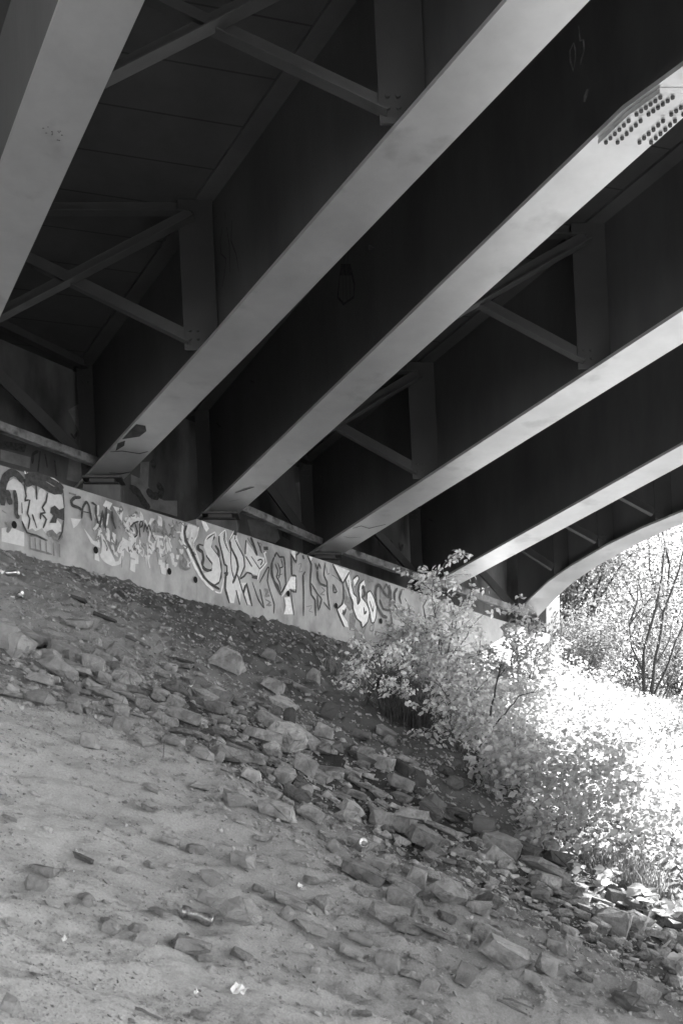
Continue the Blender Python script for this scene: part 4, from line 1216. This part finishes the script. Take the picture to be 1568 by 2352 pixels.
for (rx_, ry_, tp, lab) in ((1280, 1700, ((1210, 1560), (1260, 1530), (1310, 1540), (1350, 1580), (1230, 1620), (1290, 1600), (1330, 1640), (1200, 1660), (1370, 1640)), 'bright shrub in the ivy, left of the young tree'),
                            (1400, 1800, ((1330, 1660), (1380, 1640), (1430, 1660), (1470, 1700), (1350, 1720), (1410, 1700), (1450, 1750), (1320, 1750)), 'bright shrub in the ivy, below the young tree'),
                            (1530, 1880, ((1470, 1720), (1520, 1700), (1560, 1690), (1600, 1740), (1490, 1790), (1540, 1770), (1590, 1810)), 'dazzling shrub in the ivy at the right edge'),
                            (1190, 1800, ((1130, 1690), (1180, 1680), (1230, 1690), (1260, 1730), (1160, 1740), (1210, 1740), (1120, 1770)), 'low shrub in the ivy right of the sapling')):
    rt = rootat(rx_, ry_); Y0 = rt[1]
    shrub('leafy_shrub', rt, [at(x, y, Y0 + rng.normal(0, 0.25)) for x, y in tp], 0.068, 13, lab, m=M_IVY, r0=0.008)

# bare branches
def bare(name, root, lines, label, cat, r0, matl=M_BARK, part='branch'):
    o = empty(name, root); tag(o, label, cat)
    m_ = MB()
    for pts, rr in lines:
        P = np.array(pts)
        Q = [P[0]]
        for a, b in zip(P[:-1], P[1:]):
            for t_ in (0.33, 0.67, 1): Q.append(a + (b - a) * t_ + (rng.normal(0, 0.03, 3) * np.linalg.norm(b - a) if t_ < 1 else 0))
        m_.tube(np.array(Q) - np.array(root), np.linspace(rr, rr * 0.45, len(Q)), 6)
    m_.build(part, matl, o, smooth=True)
    return o
rt = rootat(836, 1622); Y0 = rt[1]
A_ = lambda *p: [at(x, y, Y0) for x, y in p]
bare('bare_branch', rt, [(A_((832, 1628), (850, 1590), (868, 1572), (905, 1560), (945, 1572)), 0.022), (A_((858, 1582), (868, 1560), (890, 1545), (930, 1536)), 0.012),
     (A_((868, 1572), (875, 1545), (872, 1515)), 0.007), (A_((890, 1566), (897, 1540)), 0.006), (A_((860, 1590), (845, 1560), (838, 1530)), 0.006)],
     'dark bare branch arching out of the stones', 'branch', 0.02)
rt = rootat(1113, 1755); Y0 = rt[1]
bare('thin_sapling', rt, [(A_((1112, 1758), (1120, 1680), (1128, 1620), (1142, 1560), (1152, 1525)), 0.014), (A_((1120, 1680), (1160, 1640), (1190, 1600), (1230, 1590)), 0.008), (A_((1142, 1560), (1165, 1530)), 0.005)],
     'thin dark sapling standing in the ivy', 'sapling', 0.012)
rt = rootat(1470, 1660); Y0 = rt[1]
Z_ = lambda *p: [at(1234.4 + .2197 * x, 1177 + .2197 * y, Y0 + 0.1) for x, y in p]
tree = empty('young_tree', rt); tag(tree, 'young tree with several dark stems fanning up from one base on the right', 'tree')
for pts, rr in ((Z_((1130, 2110), (1105, 1700), (1110, 1450), (1180, 1200), (1250, 950), (1300, 650), (1330, 300)), 0.036), (Z_((1150, 2060), (1220, 1620), (1290, 1250), (1310, 1050), (1390, 850), (1480, 600), (1560, 250)), 0.036),
                (Z_((1180, 2060), (1250, 1830), (1340, 1650), (1440, 1350), (1518, 1180), (1640, 900)), 0.030), (Z_((1110, 1850), (1090, 1650), (980, 1400), (960, 1170), (1080, 1010), (1190, 890), (1420, 860)), 0.022),
                (Z_((1180, 2080), (1330, 1960), (1400, 1800), (1600, 1690)), 0.018), (Z_((1220, 2000), (1300, 1950), (1440, 1620), (1600, 1450)), 0.016), (Z_((1040, 2080), (980, 1930), (900, 1700), (875, 1350), (970, 1150)), 0.012),
                (Z_((1220, 1620), (1370, 1350), (1420, 1100), (1520, 900)), 0.014), (Z_((1300, 1030), (1250, 880), (1210, 600)), 0.012), (Z_((960, 1170), (1040, 940), (1060, 700)), 0.02), (Z_((1030, 1400), (1110, 1000), (1160, 600)), 0.010)):
    m_ = MB(); P = np.array(pts); Q = [P[0]]
    for a, b in zip(P[:-1], P[1:]):
        for t_ in (0.33, 0.67, 1): Q.append(a + (b - a) * t_ + (rng.normal(0, 0.012, 3) * np.linalg.norm(b - a) if t_ < 1 else 0))
    m_.tube(np.array(Q) - np.array(rt), np.linspace(rr, rr * 0.4, len(Q)), 7)
    m_.build('stem', M_BARK, tree, smooth=True)
P = np.array([at(rng.uniform(1420, 1640), rng.uniform(1100, 1480), Y0 + rng.normal(0, 0.7)) for _ in range(900)])
V, Fc = leaves(P, 0.075, 0.5)
np_mesh('foliage', V - np.array(rt), Fc, M_FAR, tree)

# ivy and ground cover on the right-hand slope: one mass of leaves
poly = [on_ground(x, y) for x, y in ((985, 1640), (985, 1705), (1050, 1765), (1105, 1850), (1150, 1905), (1215, 1955), (1300, 2000), (1400, 2030), (1500, 2062), (1640, 2105), (1900, 2150))] + [(9.5, 9.5), (10, 22), (4.2, 22), (3.4, 19.3), (0.9, 16.9)]
PX = np.array([p[0] for p in poly]); PY = np.array([p[1] for p in poly])
def inside(x, y):
    c = np.zeros(len(x), bool); n = len(PX); j = n - 1
    for i in range(n):
        c ^= ((PY[i] > y) != (PY[j] > y)) & (x < (PX[j] - PX[i]) * (y - PY[i]) / (PY[j] - PY[i] + 1e-12) + PX[i]); j = i
    return c
n = 360000
x = rng.uniform(0, 10, n); y = rng.uniform(6, 22, n)
hum = 0.42 + 0.42 * vnoise(x * 0.9, y * 0.9, 61) + 0.12 * vnoise(x * 3, y * 3, 62)
ed = 0.12 * vnoise(x * 2.5, y * 2.5, 63)
k_ = inside(x + ed, y + ed) & (rng.random(n) < np.clip(0.6 + 0.9 * vnoise(x * 2.2, y * 2.2, 64), 0.1, 1) * np.where(y > 13, 0.55, 1.0) * np.where(x > 0.42 * y, 0.35, 1.0))
x, y, hum = x[k_][:105000], y[k_][:105000], np.clip(hum[k_][:105000], 0.05, 1)
z = terrain(x, y) + hum * rng.uniform(0.15, 1.0, len(x)) ** 0.6
V, Fc = leaves(np.stack([x, y, z], 1), 0.062, 0.45, 0.6, wide=1.2)
iv = np_mesh('ivy', V, Fc, M_IVY); tag(iv, kind='stuff')

# thickets and trees behind, on the embankment
def thicket(name, root, rx, ry, h, n, leaf, label, cat='bush', group=None, m=None, stems=9, trunk=0.02):
    o = empty(name, root); tag(o, label, cat, group)
    st = MB()
    ends = []
    for _ in range(stems):
        a = rng.uniform(0, 6.283); q = rng.uniform(0.2, 1) ** 0.5
        e = np.array([math.cos(a) * rx * q, math.sin(a) * ry * q, h * rng.uniform(0.55, 1.0)])
        c = curve((rng.normal(0, 0.1), rng.normal(0, 0.1), 0), e, (0, 0, 0.1 * h), 7)
        st.tube(c, np.linspace(trunk, trunk * 0.25, 7), 5)
        ends += [c[i] for i in range(2, 7)]
    st.build('stems', M_TWIG if trunk < 0.03 else M_BARK, o, smooth=True)
    ends = np.array(ends)
    ci = rng.integers(0, len(ends), n // 14)
    cl = ends[ci] + rng.normal(0, 1, (len(ci), 3)) * np.array([rx, ry, h]) * 0.14
    P = np.repeat(cl, 14, 0) + rng.normal(0, 1, (len(ci) * 14, 3)) * np.array([rx, ry, h * 0.6]) * 0.09
    P = P[P[:, 2] > 0.03]
    V, Fc = leaves(P, leaf, 0.5)
    np_mesh('foliage', V, Fc, m or M_LEAF, o)
    return o
TH = [ (11.5, 6.6, 2.2, 1.8, 11.0, 16000, .2, 'broadleaf_tree', 'nearer of two unseen trees added to shade the ground at lower right', 'tree', M_FAR),  # this tree and the next are unseen, added to cast shade
 (13.0, 9.0, 3.0, 2.4, 13.0, 22000, .2, 'broadleaf_tree', 'further of two unseen trees added to shade the ground at lower right', 'tree', M_FAR),
 # x, Y, rx, ry, h, n, leaf, name, label, cat, material
 (4.6, 21.5, 1.2, 1.2, 1.7, 6000, .07, 'bush', 'dull bush just right of the abutment end', 'bush', M_FAR),
 (6.2, 23.0, 1.6, 1.4, 2.8, 8000, .075, 'bush', 'pale bush left behind the young tree', 'bush', M_FAR),
 (8.3, 23.0, 1.8, 1.4, 2.8, 8000, .075, 'bush', 'pale bush directly behind the fanning stems', 'bush', M_FAR),
 (6.3, 19.2, 0.9, 0.8, 0.9, 1500, .06, 'bush', 'low bush left of the base of the young tree', 'bush', M_FAR),
 (5.2, 26.0, 2.0, 1.8, 4.6, 12000, .085, 'broadleaf_tree', 'tree behind the end of the outermost girder', 'tree', M_FAR),
 (8.2, 28.0, 2.5, 2.0, 5.6, 14000, .09, 'broadleaf_tree', 'pale leafy tree under the curved girder', 'tree', M_FAR),
 (11.2, 29.0, 2.5, 2.0, 5.4, 12000, .09, 'broadleaf_tree', 'pale tree furthest right behind the young tree', 'tree', M_FAR),
 (7.2, 34.0, 3.0, 2.5, 7.5, 12000, .12, 'broadleaf_tree', 'tall pale tree further back under the girder curve', 'tree', M_FAR),
 (13.0, 35.0, 3.0, 2.5, 7.0, 9000, .12, 'broadleaf_tree', 'far pale tree at the right edge against the sky', 'tree', M_FAR),
 (5.6, 18.0, 0.8, 0.7, 0.8, 1400, .07, 'bush', 'small bright bush between the ivy and the dry grass', 'bush', M_FAR),
 (4.25, 20.4, 0.7, 0.8, 1.2, 3000, .06, 'bush', 'rounded bush between the abutment end and the young tree', 'bush', M_FAR),
 (4.0, 15.4, 0.8, 0.8, 0.5, 2400, .055, 'bush', 'bush rising out of the ivy halfway up the bank', 'bush', M_FAR),
 (4.6, 16.0, 0.6, 0.7, 0.4, 1600, .055, 'bush', 'lowest bush in the ivy, close to the right edge', 'bush', M_FAR),
 (9.3, 19.5, 1.0, 0.9, 1.3, 1800, .07, 'bush', 'bright bush at the right edge below the young tree', 'bush', M_FAR)]
for x, y, rx, ry, h, n, lf, nm, lab, cat, m_ in TH:
    thicket(nm, (x, y, ground_z(x, y) - 0.05), rx, ry, h, n, lf, lab, cat, None, m_, stems=12 if cat == 'tree' else 9, trunk=0.05 if cat == 'tree' else 0.014)

# grass: dry blades on the far slope, dark tufts by the shrub
def blades(P, h, lean, r=rng):
    n = len(P)
    a = r.uniform(0, 6.283, n); hh = h * r.uniform(0.5, 1.2, n)
    d = np.stack([np.cos(a), np.sin(a), np.zeros(n)], 1)
    sd_ = np.stack([-d[:, 1], d[:, 0], np.zeros(n)], 1) * 0.004
    le = (lean * r.uniform(0.2, 1.3, n) * hh)[:, None]
    m1 = P + d * le * 0.3 + np.array([0, 0, 1]) * hh[:, None] * 0.6
    m2 = P + d * le + np.array([0, 0, 1]) * hh[:, None] * 0.95
    V = np.stack([P - sd_, P + sd_, m1 + sd_ * 0.8, m1 - sd_ * 0.8, m2 + sd_ * 0.2, m2 - sd_ * 0.2], 1).reshape(-1, 3)
    b = np.arange(n)[:, None] * 6
    F = np.concatenate([b + np.array([0, 1, 2, 3]), b + np.array([3, 2, 4, 5])])
    return V, F
n = 9000
x = rng.uniform(3.6, 10, n); y = rng.uniform(17.5, 25, n)
V, Fc = blades(np.stack([x, y, terrain(x, y) - 0.02], 1), 0.55, 0.6)
gr = np_mesh('dry_grass', V, Fc, M_GRASS); tag(gr, kind='stuff')
for (px_, py_, n, rad, h, nm, lab, m_) in ((950, 1652, 700, 0.35, 0.34, 'grass_tuft', 'dark shaggy grass tuft in a hollow under the shrub', M_LEAFDK), (1130, 1790, 260, 0.25, 0.25, 'grass_tuft', 'thin grass tuft at the foot of the sapling', M_LEAFDK),
                                        (800, 1560, 240, 0.3, 0.22, 'grass_tuft', 'pale dry grass tuft at the foot of the wall', M_GRASS), (1440, 2020, 420, 0.3, 0.2, 'grass_tuft', 'dry grass tuft at the lower edge of the ivy', M_GRASS)):
    rt = rootat(px_, py_)
    a = rng.uniform(0, 6.283, n); q = rad * rng.random(n) ** 0.6
    xx_, yy_ = rt[0] + np.cos(a) * q, rt[1] + np.sin(a) * q
    V, Fc = blades(np.stack([xx_, yy_, terrain(xx_, yy_) - 0.01], 1), h, 0.8)
    o = np_mesh(nm, V - np.array(rt), Fc, m_); o.location = rt
    tag(o, lab, 'grass')
# low broad-leaved weeds
for (px_, py_, n, rad, lf, lab) in ((1215, 1915, 40, 0.12, 0.11, 'bright lobed weed over the dark boulder'), (1250, 1962, 36, 0.12, 0.10, 'pale weed below the dark humped stone'), (1510, 2115, 60, 0.18, 0.11, 'broad leaved weed among stones at the right edge'),
                                (1558, 2235, 24, 0.10, 0.09, 'small weed at the right edge near the bottom'), (1290, 2005, 30, 0.12, 0.07, 'small leafy weed between the stones below the ivy'), (1380, 2050, 40, 0.14, 0.07, 'small weed right of the flat dark stones'), (1130, 1830, 60, 0.2, 0.09, 'weed with large leaves at the foot of the ivy')):
    rt = rootat(px_, py_)
    o = empty('weed', rt); tag(o, lab, 'weed', 'low weeds by the ivy')
    m2 = MB(); P = []
    for _ in range(n // 4):
        a = rng.uniform(0, 6.283); e = np.array([math.cos(a) * rad * rng.random(), math.sin(a) * rad * rng.random(), rad * rng.uniform(0.4, 1.3)])
        m2.tube(curve((0, 0, 0), e, (0, 0, 0.03), 4), [0.003, 0.0025, 0.002, 0.0015], 4, False)
        for _ in range(4): P.append(e + rng.normal(0, 0.03, 3))
    m2.build('stems', M_TWIG, o)
    V, Fc = leaves(np.array(P), lf, 0.2, 1.2, wide=1.5)
    np_mesh('foliage', V, Fc, M_IVY, o)

# ------------------------------------------------------------------ litter
def can(name, loc, rot, r0, L_, crush, m_body, label, r=rng):
    o = empty(name, loc); tag(o, label, 'can'); o.rotation_euler = rot
    k, nz = 20, 14
    m_ = MB(); vs = []; fs = []
    for i in range(nz):
        t_ = i / (nz - 1)
        rr = r0 * (0.86 if i in (0, nz - 1) else 1.0)
        for j in range(k):
            a = 6.2832 * j / k
            dn = 1 - crush * math.exp(-((t_ - 0.5) / 0.2) ** 2) * (0.6 + 0.5 * math.cos(2 * a + 1))
            vs.append((rr * dn * math.cos(a), rr * dn * math.sin(a), L_ * (t_ - 0.5)))
    for i in range(nz - 1):
        for j in range(k):
            fs.append((i * k + j, i * k + (j + 1) % k, (i + 1) * k + (j + 1) % k, (i + 1) * k + j))
    m_.add(vs, fs)
    m_.build('can_body', m_body, o, smooth=True)
    for s_ in (-1, 1):
        c = MB()
        pr = [(0.90, 0.0), (0.86, 0.004), (0.78, -0.004), (0.3, -0.003), (0.0, -0.003)]
        vv, ff = [], []
        for q, (rad, zz) in enumerate(pr):
            for j in range(k):
                a = 6.2832 * j / k
                vv.append((r0 * rad * math.cos(a), r0 * rad * math.sin(a), s_ * (L_ / 2 + zz)))
        for q in range(len(pr) - 1):
            for j in range(k):
                f_ = (q * k + j, q * k + (j + 1) % k, (q + 1) * k + (j + 1) % k, (q + 1) * k + j)
                ff.append(f_ if s_ > 0 else f_[::-1])
        c.add(vv, ff); c.build('can_end', M_TIN, o, smooth=True)
    return o
def gl(x, y, dz_=0.02):
    gx, gy = hit(x, y, dz_)
    return (gx, gy, ground_z(gx, gy) + dz_)
can('crushed_can', gl(452, 2108, 0.035), (0, R(108), R(8)), 0.031, 0.125, 0.62, M_TINDK, 'crushed drink can with dark print lying in the dust')
can('drink_can', gl(825, 1945, 0.03), (R(70), 0, R(25)), 0.031, 0.115, 0.05, M_TIN, 'shiny can with its round end facing out of the stones')
can('drink_can', gl(28, 1317, 0.03), (R(88), 0, R(82)), 0.031, 0.12, 0.1, M_TIN, 'bright can lying high on the slope at the left edge')
can('crushed_can', gl(38, 1370, 0.03), (R(80), 0, R(70)), 0.031, 0.12, 0.4, M_TINDK, 'dark can with a bright end below the bright can at the left edge')
def scrap(x, y, w_, h_, label):
    p0 = gl(x, y, 0.018)
    s_ = p0[1] / F_PX
    bm = bmesh.new()
    bmesh.ops.create_grid(bm, x_segments=4, y_segments=3, size=0.5)
    for v in bm.verts: v.co = Vector((v.co.x * w_ * s_, v.co.y * h_ * 2.2 * s_, 0.006 * rng.normal() + 0.25 * v.co.x ** 2 * h_ * s_))
    bmesh.ops.solidify(bm, geom=bm.faces, thickness=0.0015)
    me = bpy.data.meshes.new('paper_scrap'); bm.to_mesh(me); bm.free(); me.materials.append(M_PAPER)
    o = link('paper_scrap', me); o.location = p0; o.rotation_euler = (R(28), R(20), R(rng.uniform(-20, 20)))
    tag(o, label, 'litter')
scrap(420, 1580, 30, 18, 'bright white scrap lying on the upper rubble')
scrap(549, 2274, 32, 14, 'pale rectangular scrap in the dust near the bottom')
scrap(148, 2155, 10, 8, 'tiny white scrap left in the dust')
scrap(690, 2037, 12, 7, 'tiny white scrap below the rubble, right of the middle')
scrap(450, 2280, 8, 6, 'tiny white scrap beside the pale rectangular scrap')
scrap(5, 1314, 10, 12, 'white scrap at the left edge beside the bright can')
def stick(x0, y0, x1, y1, rr, label, m_=M_TWIG):
    a, b = np.array(gl(x0, y0, 0.02)), np.array(gl(x1, y1, 0.02))
    mid = (a + b) / 2; mid[2] = max(mid[2], ground_z(mid[0], mid[1]) + 0.015)
    t_ = MB(); t_.tube([a, (a + mid) / 2 + (0, 0, .004), mid, (b + mid) / 2, b], [rr, rr, rr * .9, rr * .9, rr * .7], 6)
    o = t_.build('stick', m_, None, smooth=True, origin=tuple(a)); tag(o, label, 'stick')
stick(290, 1465, 345, 1490, 0.016, 'straight stick lying on the gravel below the wall')
stick(310, 2318, 375, 2345, 0.006, 'long pale twig near the bottom, left of the middle')
stick(1140, 2300, 1210, 2335, 0.006, 'pale twig low in the dirt right of the middle')
stick(1155, 2296, 1225, 2318, 0.005, 'thin twig crossing the pale twig')
stick(800, 2152, 855, 2172, 0.024, 'short thick dead stick half buried below the rubble', M_GRASS)
stick(545, 1990, 570, 2010, 0.004, 'short thin twig in the trampled dirt')
stick(375, 1740, 378, 1690, 0.003, 'thin upright dead stem in the smooth dirt')
stick(985, 1830, 1010, 1800, 0.004, 'thin stem poking out beside the dark pyramid rock')
